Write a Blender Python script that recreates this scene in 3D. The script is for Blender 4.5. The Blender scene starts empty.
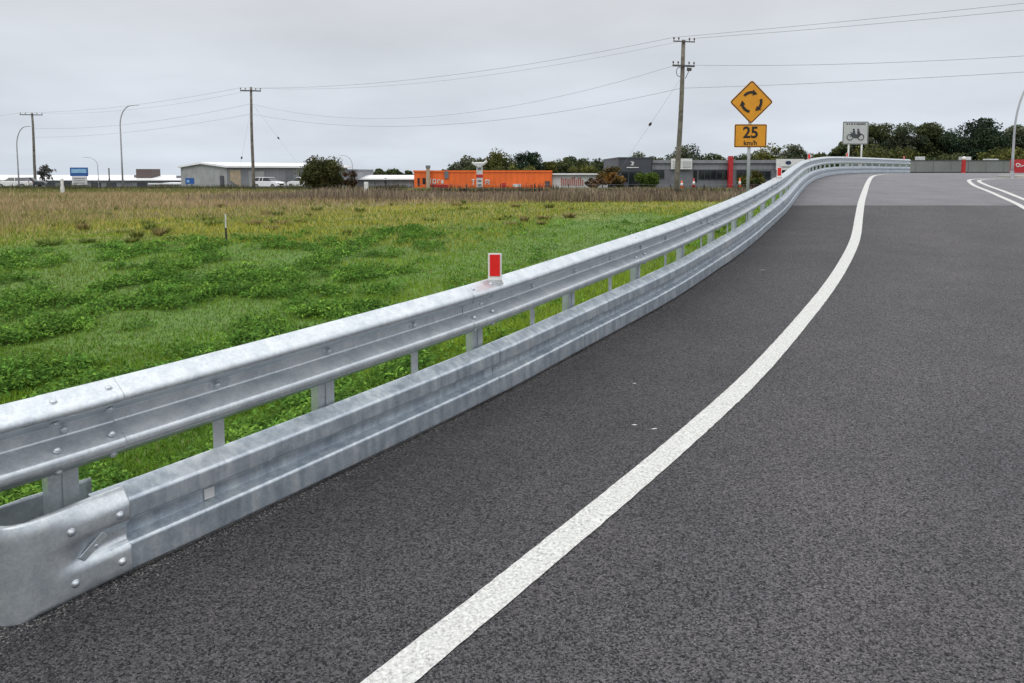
import bpy, math, random
import numpy as np
from mathutils import Vector, Matrix
R = math.radians
rng = np.random.default_rng(7)
random.seed(7)
sc = bpy.context.scene
col = sc.collection

# ------------------------------------------------------------------ camera
CAMZ = 1.65
F, HY = 740.0, 172.0
PITCH = R(5.0)
CY = HY + F * math.tan(PITCH)          # row of the optical axis (the lens is shifted, as in a cropped photograph)
cd = bpy.data.cameras.new('camera'); cam = bpy.data.objects.new('camera', cd); col.objects.link(cam)
cam.location = (0, 0, CAMZ); cam.rotation_euler = (math.pi / 2 - PITCH, 0, 0)
cd.sensor_width = 36; cd.lens = F * 36 / 1024; cd.shift_y = -(341.5 - CY) / 1024; cd.clip_start = .05; cd.clip_end = 3000
sc.camera = cam
_c, _s = math.cos(PITCH), math.sin(PITCH)
def at(px, py, Y):
    """real point at distance Y seen in the direction of a photo pixel"""
    u = (px - 512) / F; v = (CY - py) / F
    r = (u, _c + v * _s, -_s + v * _c); t = Y / r[1]
    return Vector((r[0] * t, Y, CAMZ + r[2] * t))

# ------------------------------------------------------------------ heights
ZY = np.array([(-60, -1.6), (-5, -.22), (0, -.06), (2.7, .01), (4, .075), (5, .135), (6, .21), (7.3, .31), (8.7, .41), (10.5, .535), (13, .71), (16, .93), (20, 1.13),
               (24.5, 1.28), (27.5, 1.38), (30, 1.47), (34, 1.55), (38, 1.585), (46, 1.59), (64, 1.56)])
def zr(Y):
    Y = np.asarray(Y, float)
    return sum(np.interp(Y + o, ZY[:, 0], ZY[:, 1]) for o in np.linspace(-1, 1, 9)) / 9
FY = np.array([(-60, -1.9), (0, -.75), (8, -.5), (20, -.36), (60, -.42), (90, -.6), (112, -.85), (150, -1.5), (250, -3), (600, -6), (3000, -20)])
def wav(X, Y):
    return (np.sin(X * .9 + np.sin(Y * .7) * 1.3) * np.sin(Y * .8 + X * .3) * .5 + np.sin(X * 2.3 + Y * 1.1) * np.sin(Y * 2.7 - X * .9) * .25
            + np.sin(X * .23 + 1.1) * np.sin(Y * .19 + .4))
def zf(X, Y):
    return np.interp(Y, FY[:, 0], FY[:, 1]) + .045 * wav(X, Y)

RP = np.array([(-19.5, -18), (-11, -8), (-6.1, -2.6), (-3.6, .35), (-2.6, 1.55), (-1.723, 2.629), (-1.256, 3.26), (-.735, 3.99), (-.356, 4.51), (.021, 5.055), (.548, 5.86),
               (1.671, 7.55), (2.338, 8.7), (3.338, 10.5), (4.87, 13.5), (5.58, 14.95), (6.33, 16.6), (8.83, 22.2), (10.8, 26.4), (12.8, 30.1), (15.2, 33.9), (18.5, 38.2),
               (22.4, 42.6), (28, 48.3), (36, 55), (47, 62)])
def catmull(P, n=14):
    P = np.asarray(P, float); Q = np.vstack([2 * P[0] - P[1], P, 2 * P[-1] - P[-2]]); out = []
    for i in range(1, len(Q) - 2):
        p0, p1, p2, p3 = Q[i - 1:i + 3]
        t = [0.]
        for a, b in ((p0, p1), (p1, p2), (p2, p3)): t.append(t[-1] + max(1e-6, np.hypot(*(b - a))) ** .5)
        for u in np.linspace(t[1], t[2], n, endpoint=False):
            A1 = (t[1] - u) / (t[1] - t[0]) * p0 + (u - t[0]) / (t[1] - t[0]) * p1; A2 = (t[2] - u) / (t[2] - t[1]) * p1 + (u - t[1]) / (t[2] - t[1]) * p2; A3 = (t[3] - u) / (t[3] - t[2]) * p2 + (u - t[2]) / (t[3] - t[2]) * p3
            B1 = (t[2] - u) / (t[2] - t[0]) * A1 + (u - t[0]) / (t[2] - t[0]) * A2; B2 = (t[3] - u) / (t[3] - t[1]) * A2 + (u - t[1]) / (t[3] - t[1]) * A3
            out.append((t[2] - u) / (t[2] - t[1]) * B1 + (u - t[1]) / (t[2] - t[1]) * B2)
    out.append(P[-1]); return np.array(out)
def resample(P, step=.05, sm=25):
    P = catmull(P)
    s = np.r_[0, np.cumsum(np.hypot(*np.diff(P, axis=0).T))]
    S = np.arange(0, s[-1], step)
    X = np.interp(S, s, P[:, 0]); Y = np.interp(S, s, P[:, 1])
    k = np.hanning(sm); k /= k.sum(); h = sm // 2
    Xp = np.pad(X, h, mode='reflect', reflect_type='odd'); Yp = np.pad(Y, h, mode='reflect', reflect_type='odd')
    return S, np.convolve(Xp, k, 'valid'), np.convolve(Yp, k, 'valid')
S_, PX_, PY_ = resample(RP, .05, 31)
_i0 = int(np.argmin(np.hypot(PX_ + 3.6, PY_ - .35))); S0 = S_[_i0]          # s = 0 here
_iE = int(np.argmin(np.hypot(PX_ - 23.5, PY_ - 43.7)))
SEND = S_[_iE] - S0
def ppt(s):
    x = np.interp(s + S0, S_, PX_); y = np.interp(s + S0, S_, PY_)
    x2 = np.interp(s + S0 + .06, S_, PX_); y2 = np.interp(s + S0 + .06, S_, PY_)
    x1 = np.interp(s + S0 - .06, S_, PX_); y1 = np.interp(s + S0 - .06, S_, PY_)
    d = Vector((x2 - x1, y2 - y1, 0)).normalized()
    return Vector((x, y, float(zr(y)))), d, Vector((d.y, -d.x, 0))             # point, direction, outward (to the road)
def s_at_y(Y):
    return float(np.interp(Y, PY_, S_)) - S0
def railx(Y): return np.interp(Y, PY_, PX_)
_sub = slice(None, None, 8)
QX, QY = PX_[_sub], PY_[_sub]
def left_dist(X, Y):
    """signed distance from the barrier line, positive on the field side"""
    X = np.asarray(X, float).ravel(); Y = np.asarray(Y, float).ravel(); out = np.empty(len(X))
    for a in range(0, len(X), 20000):
        x = X[a:a + 20000]; y = Y[a:a + 20000]
        d = np.sqrt(((x[:, None] - QX) ** 2 + (y[:, None] - QY) ** 2).min(1))
        sg = np.where(x < railx(y), 1, -1)
        out[a:a + 20000] = d * sg
    return out
def zground(X, Y):
    X = np.asarray(X, float); Y = np.asarray(Y, float); sh = X.shape
    d = left_dist(X, Y).reshape(sh)
    f = zf(X, Y)
    road = zr(Y) - .05
    road = np.where(Y > 62, road - (Y - 62) * .16, road)
    road = np.where((X > 78), road - (X - 78) * .16, road)
    slope = np.where(d > .12, road - (d - .12) * .30 - .02, road)
    z = np.maximum(f, slope)
    k = .15
    blend = np.clip(.5 + (slope - f) / (2 * k), 0, 1)
    z = f * (1 - blend) + slope * blend + np.where(d > .3, k * blend * (1 - blend), 0)
    return np.where(d <= .12, np.where((Y <= 62) & (X <= 78), road, z), z)
def gz(x, y): return float(zground(np.array([x]), np.array([y]))[0])

# ------------------------------------------------------------------ materials
def nmat(name):
    m = bpy.data.materials.new(name); m.use_nodes = True
    nt = m.node_tree; return m, nt, nt.nodes['Principled BSDF'], nt.nodes, nt.links
def mat(name, c, rough=.6, metal=0., var=.12, scale=3., bump=0., bscale=None, rib=0, dirt=None):
    m, nt, b, N, L = nmat(name)
    tc = N.new('ShaderNodeTexCoord'); n = N.new('ShaderNodeTexNoise'); n.inputs['Scale'].default_value = scale
    n.inputs['Detail'].default_value = 6; n.inputs['Roughness'].default_value = .62
    L.new(tc.outputs['Object'], n.inputs['Vector'])
    r = N.new('ShaderNodeValToRGB'); L.new(n.outputs['Fac'], r.inputs['Fac'])
    d = dirt if dirt else tuple(x * (1 - 2 * var) for x in c)
    r.color_ramp.elements[0].position = .3; r.color_ramp.elements[0].color = (*d, 1)
    r.color_ramp.elements[1].position = .7; r.color_ramp.elements[1].color = (*[min(1, x * (1 + var)) for x in c], 1)
    cc = r.outputs['Color']
    if rib:
        sx = N.new('ShaderNodeSeparateXYZ'); L.new(tc.outputs['Object'], sx.inputs[0]); ad = N.new('ShaderNodeMath'); ad.operation = 'ADD'; L.new(sx.outputs['X'], ad.inputs[0]); L.new(sx.outputs['Y'], ad.inputs[1])
        fr = N.new('ShaderNodeMath'); fr.operation = 'PINGPONG'; fr.inputs[1].default_value = rib; L.new(ad.outputs[0], fr.inputs[0])
        mr = N.new('ShaderNodeMapRange'); mr.inputs['From Max'].default_value = rib; mr.inputs['To Min'].default_value = .91; mr.inputs['To Max'].default_value = 1.03; L.new(fr.outputs[0], mr.inputs['Value'])
        vm = N.new('ShaderNodeVectorMath'); vm.operation = 'SCALE'; L.new(cc, vm.inputs[0]); L.new(mr.outputs['Result'], vm.inputs['Scale']); cc = vm.outputs[0]
    L.new(cc, b.inputs['Base Color'])
    b.inputs['Roughness'].default_value = rough; b.inputs['Metallic'].default_value = metal
    if bump:
        n2 = N.new('ShaderNodeTexNoise'); n2.inputs['Scale'].default_value = bscale or scale * 8; n2.inputs['Detail'].default_value = 4
        L.new(tc.outputs['Object'], n2.inputs['Vector'])
        bp = N.new('ShaderNodeBump'); bp.inputs['Strength'].default_value = bump; bp.inputs['Distance'].default_value = .02
        L.new(n2.outputs['Fac'], bp.inputs['Height']); L.new(bp.outputs['Normal'], b.inputs['Normal'])
    return m
M = {}
M['white'] = mat('white_paint', (.72, .72, .70), .5)
M['offwhite'] = mat('off_white_sheet', (.62, .63, .62), .55, scale=.6)
M['roof'] = mat('white_roof_sheet', (.86, .87, .88), .4, var=.05, scale=.3)
M['grey'] = mat('grey_sheet', (.24, .25, .265), .6, scale=.4, var=.14, rib=.4)
M['lightgrey'] = mat('light_grey_block', (.36, .375, .37), .8, scale=.5, var=.16)
M['midgrey'] = mat('mid_grey_cladding', (.17, .18, .195), .6, scale=.5, var=.14, rib=.5)
M['darkgrey'] = mat('dark_grey_cladding', (.055, .062, .075), .5, scale=.5, var=.1)
M['black'] = mat('black_paint', (.012, .012, .013), .5)
M['red'] = mat('red_paint', (.45, .02, .025), .5, var=.1)
M['redrefl'] = mat('red_reflector', (.72, .016, .012), .25, var=.06, scale=60)
M['orange'] = mat('orange_cladding', (.86, .155, .022), .55, var=.09, scale=.35, rib=.45)
M['fascia'] = mat('fascia_grey', (.19, .20, .205), .7, scale=.4, var=.1)
M['beige'] = mat('beige_render', (.45, .36, .25), .8)
M['brown'] = mat('brown_cladding', (.11, .085, .08), .8)
M['yellow'] = mat('amber_sign_sheeting', (.72, .30, .008), .38, var=.06, scale=6)
M['signblack'] = mat('sign_black', (.012, .008, .004), .4)
M['blue'] = mat('blue_sign', (.02, .10, .33), .5)
M['lightblue'] = mat('light_blue_sign', (.25, .48, .68), .5)
M['navy'] = mat('navy_sign', (.015, .03, .10), .5)
M['glass'] = mat('dark_window_glass', (.02, .024, .028), .08, var=.3, scale=.8)
M['carwhite'] = mat('white_car_paint', (.78, .78, .78), .2, var=.03)
M['cardark'] = mat('dark_car_paint', (.05, .055, .06), .2, var=.05)
M['tyre'] = mat('tyre_rubber', (.02, .02, .02), .85)
M['alloy'] = mat('alloy_rim', (.4, .4, .41), .35, metal=.8)
M['lampred'] = mat('red_lamp_lens', (.4, .02, .02), .2)
M['lampclear'] = mat('clear_lamp_lens', (.6, .6, .6), .15)
M['wood'] = mat('weathered_pole_timber', (.17, .155, .125), .85, var=.3, scale=2.2, bump=.4, bscale=9)
M['iron'] = mat('dark_crossarm', (.07, .065, .06), .7)
M['insul'] = mat('brown_porcelain', (.05, .03, .025), .3)
M['wire'] = mat('aged_wire', (.32, .32, .33), .6)
M['polesteel'] = mat('galvanised_pole', (.42, .43, .44), .5, metal=.35, scale=4)
M['concrete'] = mat('pale_concrete', (.44, .42, .38), .85, scale=3, bump=.2, bscale=30)
M['conew'] = mat('cone_orange', (.8, .14, .03), .5)
M['bark'] = mat('bark', (.12, .10, .08), .9, var=.3, scale=2)
M['stake'] = mat('old_stake_timber', (.05, .04, .035), .85, var=.3, scale=8)
M['signback'] = mat('pale_grey_sign_sheet', (.47, .48, .47), .45, scale=5, var=.05)
M['signgrey'] = mat('sign_grey_black', (.05, .055, .06), .5)

def galv(name='galvanised_steel', lo=(.52, .565, .61), hi=(.72, .755, .77), sm=.35, met=.68, stain=(.76, .78, .80)):
    m, nt, b, N, L = nmat(name)
    tc = N.new('ShaderNodeTexCoord')
    v = N.new('ShaderNodeTexVoronoi'); v.inputs['Scale'].default_value = 110; L.new(tc.outputs['Object'], v.inputs['Vector'])
    n = N.new('ShaderNodeTexNoise'); n.inputs['Scale'].default_value = 9; n.inputs['Detail'].default_value = 10; n.inputs['Roughness'].default_value = .7
    L.new(tc.outputs['Object'], n.inputs['Vector'])
    mp = N.new('ShaderNodeMapping'); mp.inputs['Scale'].default_value = (1, 1, .12); L.new(tc.outputs['Object'], mp.inputs['Vector'])
    st = N.new('ShaderNodeTexNoise'); st.inputs['Scale'].default_value = 22; st.inputs['Detail'].default_value = 5; L.new(mp.outputs['Vector'], st.inputs['Vector'])
    g = N.new('ShaderNodeTexNoise'); g.inputs['Scale'].default_value = 1.1; g.inputs['Detail'].default_value = 3; L.new(tc.outputs['Object'], g.inputs['Vector'])
    r = N.new('ShaderNodeValToRGB'); r.color_ramp.elements[0].position = .32; r.color_ramp.elements[0].color = (*lo, 1)
    r.color_ramp.elements[1].position = .66; r.color_ramp.elements[1].color = (*hi, 1); L.new(n.outputs['Fac'], r.inputs['Fac'])
    m1 = N.new('ShaderNodeMix'); m1.data_type = 'RGBA'; m1.blend_type = 'MULTIPLY'; m1.inputs['Factor'].default_value = .14
    bw = N.new('ShaderNodeSeparateColor'); L.new(v.outputs['Color'], bw.inputs['Color'])
    L.new(r.outputs['Color'], m1.inputs['A']); L.new(bw.outputs['Red'], m1.inputs['B'])
    r2 = N.new('ShaderNodeValToRGB'); r2.color_ramp.elements[0].position = .36; r2.color_ramp.elements[0].color = (*stain, 1)
    r2.color_ramp.elements[1].position = .62; r2.color_ramp.elements[1].color = (1, 1, 1, 1); L.new(st.outputs['Fac'], r2.inputs['Fac'])
    m2 = N.new('ShaderNodeMix'); m2.data_type = 'RGBA'; m2.blend_type = 'MULTIPLY'; m2.inputs['Factor'].default_value = sm
    L.new(m1.outputs['Result'], m2.inputs['A']); L.new(r2.outputs['Color'], m2.inputs['B'])
    # pale zinc bloom in patches
    r3 = N.new('ShaderNodeValToRGB'); r3.color_ramp.elements[0].position = .58; r3.color_ramp.elements[1].position = .72; L.new(g.outputs['Fac'], r3.inputs['Fac'])
    mm = N.new('ShaderNodeMath'); mm.operation = 'MULTIPLY'; L.new(r3.outputs['Color'], mm.inputs[0]); L.new(st.outputs['Fac'], mm.inputs[1])
    m3 = N.new('ShaderNodeMix'); m3.data_type = 'RGBA'; m3.inputs['B'].default_value = (.68, .70, .71, 1)
    L.new(mm.outputs[0], m3.inputs['Factor']); L.new(m2.outputs['Result'], m3.inputs['A'])
    L.new(m3.outputs['Result'], b.inputs['Base Color'])
    rr = N.new('ShaderNodeMapRange'); rr.inputs['To Min'].default_value = .3; rr.inputs['To Max'].default_value = .5; L.new(n.outputs['Fac'], rr.inputs['Value'])
    L.new(rr.outputs['Result'], b.inputs['Roughness']); b.inputs['Metallic'].default_value = met
    bp = N.new('ShaderNodeBump'); bp.inputs['Strength'].default_value = .12; bp.inputs['Distance'].default_value = .004
    L.new(n.outputs['Fac'], bp.inputs['Height']); L.new(bp.outputs['Normal'], b.inputs['Normal'])
    return m
M['galv'] = galv()
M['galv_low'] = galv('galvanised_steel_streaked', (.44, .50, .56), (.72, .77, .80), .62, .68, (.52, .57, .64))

def asphalt(name, lo, hi, tint):
    m, nt, b, N, L = nmat(name)
    tc = N.new('ShaderNodeTexCoord'); g = tc.outputs['Object']
    v = N.new('ShaderNodeTexVoronoi'); v.inputs['Scale'].default_value = 150; L.new(g, v.inputs['Vector'])
    v2 = N.new('ShaderNodeTexVoronoi'); v2.inputs['Scale'].default_value = 60; L.new(g, v2.inputs['Vector'])
    n = N.new('ShaderNodeTexNoise'); n.inputs['Scale'].default_value = 60; n.inputs['Detail'].default_value = 6; n.inputs['Roughness'].default_value = .75; L.new(g, n.inputs['Vector'])
    n2 = N.new('ShaderNodeTexNoise'); n2.inputs['Scale'].default_value = .9; n2.inputs['Detail'].default_value = 7; n2.inputs['Roughness'].default_value = .6; L.new(g, n2.inputs['Vector'])
    sep = N.new('ShaderNodeSeparateColor'); L.new(v.outputs['Color'], sep.inputs['Color'])
    r = N.new('ShaderNodeValToRGB'); e = r.color_ramp.elements
    e[0].position = 0; e[0].color = (lo, lo, lo * 1.02, 1); e[1].position = 1; e[1].color = (hi * 1.9, hi * 1.86, hi * 1.84, 1)
    k = e.new(.78); k.color = (hi, hi, hi * 1.02, 1); k = e.new(.2); k.color = (lo * 1.5, lo * 1.5, lo * 1.55, 1)
    ad = N.new('ShaderNodeMath'); ad.operation = 'MULTIPLY_ADD'; ad.inputs[1].default_value = .7; L.new(sep.outputs['Red'], ad.inputs[0])
    mu = N.new('ShaderNodeMath'); mu.operation = 'MULTIPLY'; mu.inputs[1].default_value = .3; L.new(n.outputs['Fac'], mu.inputs[0]); L.new(mu.outputs[0], ad.inputs[2])
    L.new(ad.outputs[0], r.inputs['Fac'])
    mx = N.new('ShaderNodeMix'); mx.data_type = 'RGBA'; mx.blend_type = 'MULTIPLY'; mx.inputs['Factor'].default_value = 1
    r2 = N.new('ShaderNodeValToRGB'); r2.color_ramp.elements[0].position = .3; r2.color_ramp.elements[0].color = (.86, .87, .90, 1)
    r2.color_ramp.elements[1].position = .7; r2.color_ramp.elements[1].color = (1.12 * tint[0], 1.12 * tint[1], 1.12 * tint[2], 1); L.new(n2.outputs['Fac'], r2.inputs['Fac'])
    L.new(r.outputs['Color'], mx.inputs['A']); L.new(r2.outputs['Color'], mx.inputs['B'])
    # worn, paler and slightly brown where traffic runs; dark fresh binder along the barrier (stored per vertex as 'wear')
    at_ = N.new('ShaderNodeAttribute'); at_.attribute_name = 'wear'
    n3 = N.new('ShaderNodeTexNoise'); n3.inputs['Scale'].default_value = 2.2; n3.inputs['Detail'].default_value = 5; L.new(g, n3.inputs['Vector'])
    wm = N.new('ShaderNodeMath'); wm.operation = 'MULTIPLY_ADD'; wm.inputs[1].default_value = .5; L.new(n3.outputs['Fac'], wm.inputs[0])
    ws = N.new('ShaderNodeMath'); ws.operation = 'SUBTRACT'; ws.inputs[1].default_value = .25; L.new(at_.outputs['Fac'], ws.inputs[0]); L.new(ws.outputs[0], wm.inputs[2])
    r3 = N.new('ShaderNodeValToRGB'); r3.color_ramp.elements[0].position = 0; r3.color_ramp.elements[0].color = (.56, .54, .56, 1); r3.color_ramp.elements[1].position = 1; r3.color_ramp.elements[1].color = (1.17, 1.12, 1.125, 1)
    L.new(wm.outputs[0], r3.inputs['Fac'])
    m4 = N.new('ShaderNodeMix'); m4.data_type = 'RGBA'; m4.blend_type = 'MULTIPLY'; m4.inputs['Factor'].default_value = 1
    L.new(mx.outputs['Result'], m4.inputs['A']); L.new(r3.outputs['Color'], m4.inputs['B'])
    v3 = N.new('ShaderNodeTexVoronoi'); v3.inputs['Scale'].default_value = 26; L.new(g, v3.inputs['Vector'])
    s3 = N.new('ShaderNodeSeparateColor'); L.new(v3.outputs['Color'], s3.inputs['Color'])
    lt = N.new('ShaderNodeMath'); lt.operation = 'LESS_THAN'; lt.inputs[1].default_value = .19; L.new(v3.outputs['Distance'], lt.inputs[0])
    l2 = N.new('ShaderNodeMath'); l2.operation = 'LESS_THAN'; l2.inputs[1].default_value = .3; L.new(s3.outputs['Green'], l2.inputs[0])
    l3 = N.new('ShaderNodeMath'); l3.operation = 'MULTIPLY'; L.new(lt.outputs[0], l3.inputs[0]); L.new(l2.outputs[0], l3.inputs[1])
    m5 = N.new('ShaderNodeMix'); m5.data_type = 'RGBA'; m5.inputs['B'].default_value = (.012, .012, .013, 1); L.new(l3.outputs[0], m5.inputs['Factor']); L.new(m4.outputs['Result'], m5.inputs['A'])
    L.new(m5.outputs['Result'], b.inputs['Base Color'])
    b.inputs['Roughness'].default_value = .72; b.inputs['Specular IOR Level'].default_value = .35
    a2 = N.new('ShaderNodeMath'); a2.operation = 'ADD'; L.new(v.outputs['Distance'], a2.inputs[0]); L.new(v2.outputs['Distance'], a2.inputs[1])
    bp = N.new('ShaderNodeBump'); bp.invert = True; bp.inputs['Strength'].default_value = .9; bp.inputs['Distance'].default_value = .012
    L.new(a2.outputs[0], bp.inputs['Height']); L.new(bp.outputs['Normal'], b.inputs['Normal'])
    return m
M['asphalt'] = asphalt('dark_asphalt', .010, .162, (1.02, .985, .98))
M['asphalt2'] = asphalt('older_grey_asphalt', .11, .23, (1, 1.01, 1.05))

def linepaint():
    m, nt, b, N, L = nmat('white_line_paint')
    tc = N.new('ShaderNodeTexCoord')
    n = N.new('ShaderNodeTexNoise'); n.inputs['Scale'].default_value = 75; n.inputs['Detail'].default_value = 5; n.inputs['Roughness'].default_value = .7; L.new(tc.outputs['Object'], n.inputs['Vector'])
    r = N.new('ShaderNodeValToRGB'); e = r.color_ramp.elements
    e[0].position = .27; e[0].color = (.10, .10, .10, 1); e[1].position = .42; e[1].color = (.44, .44, .42, 1)
    k = e.new(.62); k.color = (.68, .68, .65, 1); L.new(n.outputs['Fac'], r.inputs['Fac']); L.new(r.outputs['Color'], b.inputs['Base Color'])
    b.inputs['Roughness'].default_value = .7
    v = N.new('ShaderNodeTexVoronoi'); v.inputs['Scale'].default_value = 110; L.new(tc.outputs['Object'], v.inputs['Vector'])
    bp = N.new('ShaderNodeBump'); bp.invert = True; bp.inputs['Strength'].default_value = .3; bp.inputs['Distance'].default_value = .004
    L.new(v.outputs['Distance'], bp.inputs['Height']); L.new(bp.outputs['Normal'], b.inputs['Normal'])
    return m
M['line'] = linepaint()

def leafmat(name, translucency=.25, rough=.6):
    """reads each blade's or leaf's own colour from the 'tint' attribute"""
    m, nt, b, N, L = nmat(name)
    a = N.new('ShaderNodeAttribute'); a.attribute_name = 'tint'
    L.new(a.outputs['Color'], b.inputs['Base Color']); b.inputs['Roughness'].default_value = rough
    b.inputs['Specular IOR Level'].default_value = .06
    t = N.new('ShaderNodeBsdfTranslucent'); L.new(a.outputs['Color'], t.inputs['Color'])
    mx = N.new('ShaderNodeMixShader'); mx.inputs['Fac'].default_value = translucency
    L.new(b.outputs[0], mx.inputs[1]); L.new(t.outputs[0], mx.inputs[2]); L.new(mx.outputs[0], N['Material Output'].inputs['Surface'])
    return m
M['blade'] = leafmat('grass_blades', .34, .8)
M['leaf'] = leafmat('tree_leaves', .12, .6)

def groundmat():
    m, nt, b, N, L = nmat('field_ground')
    tc = N.new('ShaderNodeTexCoord'); sp = N.new('ShaderNodeSeparateXYZ'); L.new(tc.outputs['Object'], sp.inputs[0])
    n = N.new('ShaderNodeTexNoise'); n.inputs['Scale'].default_value = .18; n.inputs['Detail'].default_value = 6; L.new(tc.outputs['Object'], n.inputs['Vector'])
    def mth(op, a, bb, c=None):
        q = N.new('ShaderNodeMath'); q.operation = op
        for i, x in enumerate((a, bb, c)):
            if x is None: continue
            if isinstance(x, (int, float)): q.inputs[i].default_value = x
            else: L.new(x, q.inputs[i])
        return q.outputs[0]
    w = mth('MULTIPLY_ADD', n.outputs['Fac'], 16, -8)
    d1 = mth('ADD', mth('SUBTRACT', mth('SUBTRACT', sp.outputs['Y'], 31.3), mth('MULTIPLY', sp.outputs['X'], .83)), w)
    d2 = mth('ADD', mth('SUBTRACT', mth('SUBTRACT', sp.outputs['Y'], 50), mth('MULTIPLY', sp.outputs['X'], 1.15)), w)
    f1 = N.new('ShaderNodeMapRange'); f1.inputs['From Min'].default_value = -2; f1.inputs['From Max'].default_value = 2; L.new(d1, f1.inputs['Value'])
    f2 = N.new('ShaderNodeMapRange'); f2.inputs['From Min'].default_value = -4; f2.inputs['From Max'].default_value = 4; L.new(d2, f2.inputs['Value'])
    n2 = N.new('ShaderNodeTexNoise'); n2.inputs['Scale'].default_value = 6; n2.inputs['Detail'].default_value = 8; n2.inputs['Roughness'].default_value = .75; L.new(tc.outputs['Object'], n2.inputs['Vector'])
    def ramp(c0, c1):
        r = N.new('ShaderNodeValToRGB'); r.color_ramp.elements[0].position = .3; r.color_ramp.elements[0].color = (*c0, 1)
        r.color_ramp.elements[1].position = .7; r.color_ramp.elements[1].color = (*c1, 1); L.new(n2.outputs['Fac'], r.inputs['Fac']); return r.outputs['Color']
    g = ramp((.05, .09, .015), (.13, .24, .03)); y = ramp((.13, .13, .03), (.27, .25, .05)); br = ramp((.14, .115, .065), (.28, .23, .13))
    def mix(f, a, bb):
        x = N.new('ShaderNodeMix'); x.data_type = 'RGBA'; L.new(f, x.inputs['Factor']); L.new(a, x.inputs['A']); L.new(bb, x.inputs['B']); return x.outputs['Result']
    c = mix(f2.outputs['Result'], mix(f1.outputs['Result'], g, y), br)
    far = N.new('ShaderNodeMapRange'); far.inputs['From Min'].default_value = 70; far.inputs['From Max'].default_value = 100; L.new(sp.outputs['Y'], far.inputs['Value'])
    c = mix(far.outputs['Result'], c, ramp((.05, .055, .04), (.11, .12, .06)))
    L.new(c, b.inputs['Base Color']); b.inputs['Roughness'].default_value = .9
    bp = N.new('ShaderNodeBump'); bp.inputs['Strength'].default_value = .5; bp.inputs['Distance'].default_value = .05
    L.new(n2.outputs['Fac'], bp.inputs['Height']); L.new(bp.outputs['Normal'], b.inputs['Normal'])
    return m
M['ground'] = groundmat()

# ------------------------------------------------------------------ builders
def tag(o, label=None, cat=None, group=None, kind=None):
    if label: o['label'] = label
    if cat: o['category'] = cat
    if group: o['group'] = group
    if kind: o['kind'] = kind
    return o
def empty(name, loc, rz=0, **k):
    o = bpy.data.objects.new(name, None); col.objects.link(o); o.location = loc; o.rotation_euler = (0, 0, rz); o.empty_display_size = .3
    return tag(o, **k)
class MB:
    def __init__(s): s.v = []; s.f = []
    def add(s, vs, fs):
        o = len(s.v); s.v += [tuple(v) for v in vs]; s.f += [tuple(i + o for i in f) for f in fs]; return s
    def box(s, c, d, rz=0, rot=None):
        hx, hy, hz = d[0] / 2, d[1] / 2, d[2] / 2; m = rot if rot else Matrix.Rotation(rz, 3, 'Z'); c = Vector(c)
        vs = [c + m @ Vector((x, y, z)) for x in (-hx, hx) for y in (-hy, hy) for z in (-hz, hz)]
        return s.add(vs, [(0, 1, 3, 2), (4, 6, 7, 5), (0, 4, 5, 1), (2, 3, 7, 6), (0, 2, 6, 4), (1, 5, 7, 3)])
    def tube(s, pts, rs, n=10, cap=True):
        pts = [Vector(p) for p in pts]
        if not isinstance(rs, (list, tuple)): rs = [rs] * len(pts)
        rings = []; prev = None
        for i, p in enumerate(pts):
            t = (pts[min(i + 1, len(pts) - 1)] - pts[max(i - 1, 0)]).normalized()
            if prev is None:
                a = t.orthogonal().normalized()
            else:
                a = (prev - t * prev.dot(t)).normalized()
            prev = a; b = t.cross(a)
            rings.append([p + (a * math.cos(2 * math.pi * k / n) + b * math.sin(2 * math.pi * k / n)) * rs[i] for k in range(n)])
        vs = [v for r in rings for v in r]
        fs = [(i * n + k, i * n + (k + 1) % n, (i + 1) * n + (k + 1) % n, (i + 1) * n + k) for i in range(len(pts) - 1) for k in range(n)]
        if cap: fs += [tuple(range(n))[::-1], tuple((len(pts) - 1) * n + k for k in range(n))]
        return s.add(vs, fs)
    def prism(s, poly, depth, origin, ux, uy):
        """poly in (a,b) along ux,uy, extruded by depth along ux x uy"""
        ux = Vector(ux).normalized(); uy = Vector(uy).normalized(); uz = ux.cross(uy); o = Vector(origin); n = len(poly)
        vs = [o + ux * a + uy * b for a, b in poly] + [o + ux * a + uy * b + uz * depth for a, b in poly]
        return s.add(vs, [tuple(range(n))[::-1], tuple(range(n, 2 * n))] + [(k, (k + 1) % n, (k + 1) % n + n, k + n) for k in range(n)])
    def build(s, name, m, parent=None, smooth=False, loc=None, bevel=0, solid=0):
        me = bpy.data.meshes.new(name)
        off = Vector((0, 0, 0)) if loc is None else Vector(loc)
        me.from_pydata([tuple(Vector(v) - off) for v in s.v], [], s.f); me.materials.append(m); me.update()
        o = bpy.data.objects.new(name, me); col.objects.link(o)
        if loc is not None and parent is None: o.location = off
        if parent: o.parent = parent
        if smooth: me.polygons.foreach_set('use_smooth', [True] * len(me.polygons))
        if solid:
            md = o.modifiers.new('solid', 'SOLIDIFY'); md.thickness = solid; md.offset = -1
        if bevel:
            md = o.modifiers.new('bevel', 'BEVEL'); md.width = bevel; md.segments = 2; md.limit_method = 'ANGLE'
        return o
def wbuild(mb, name, m, parent, **k):
    """mesh made in world coordinates, parented to an un-rotated empty"""
    return mb.build(name, m, parent, loc=parent.location, **k)
def sdir(d): return math.atan2(d.y, d.x)
def struct(o): o['kind'] = 'structure'; return o

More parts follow.
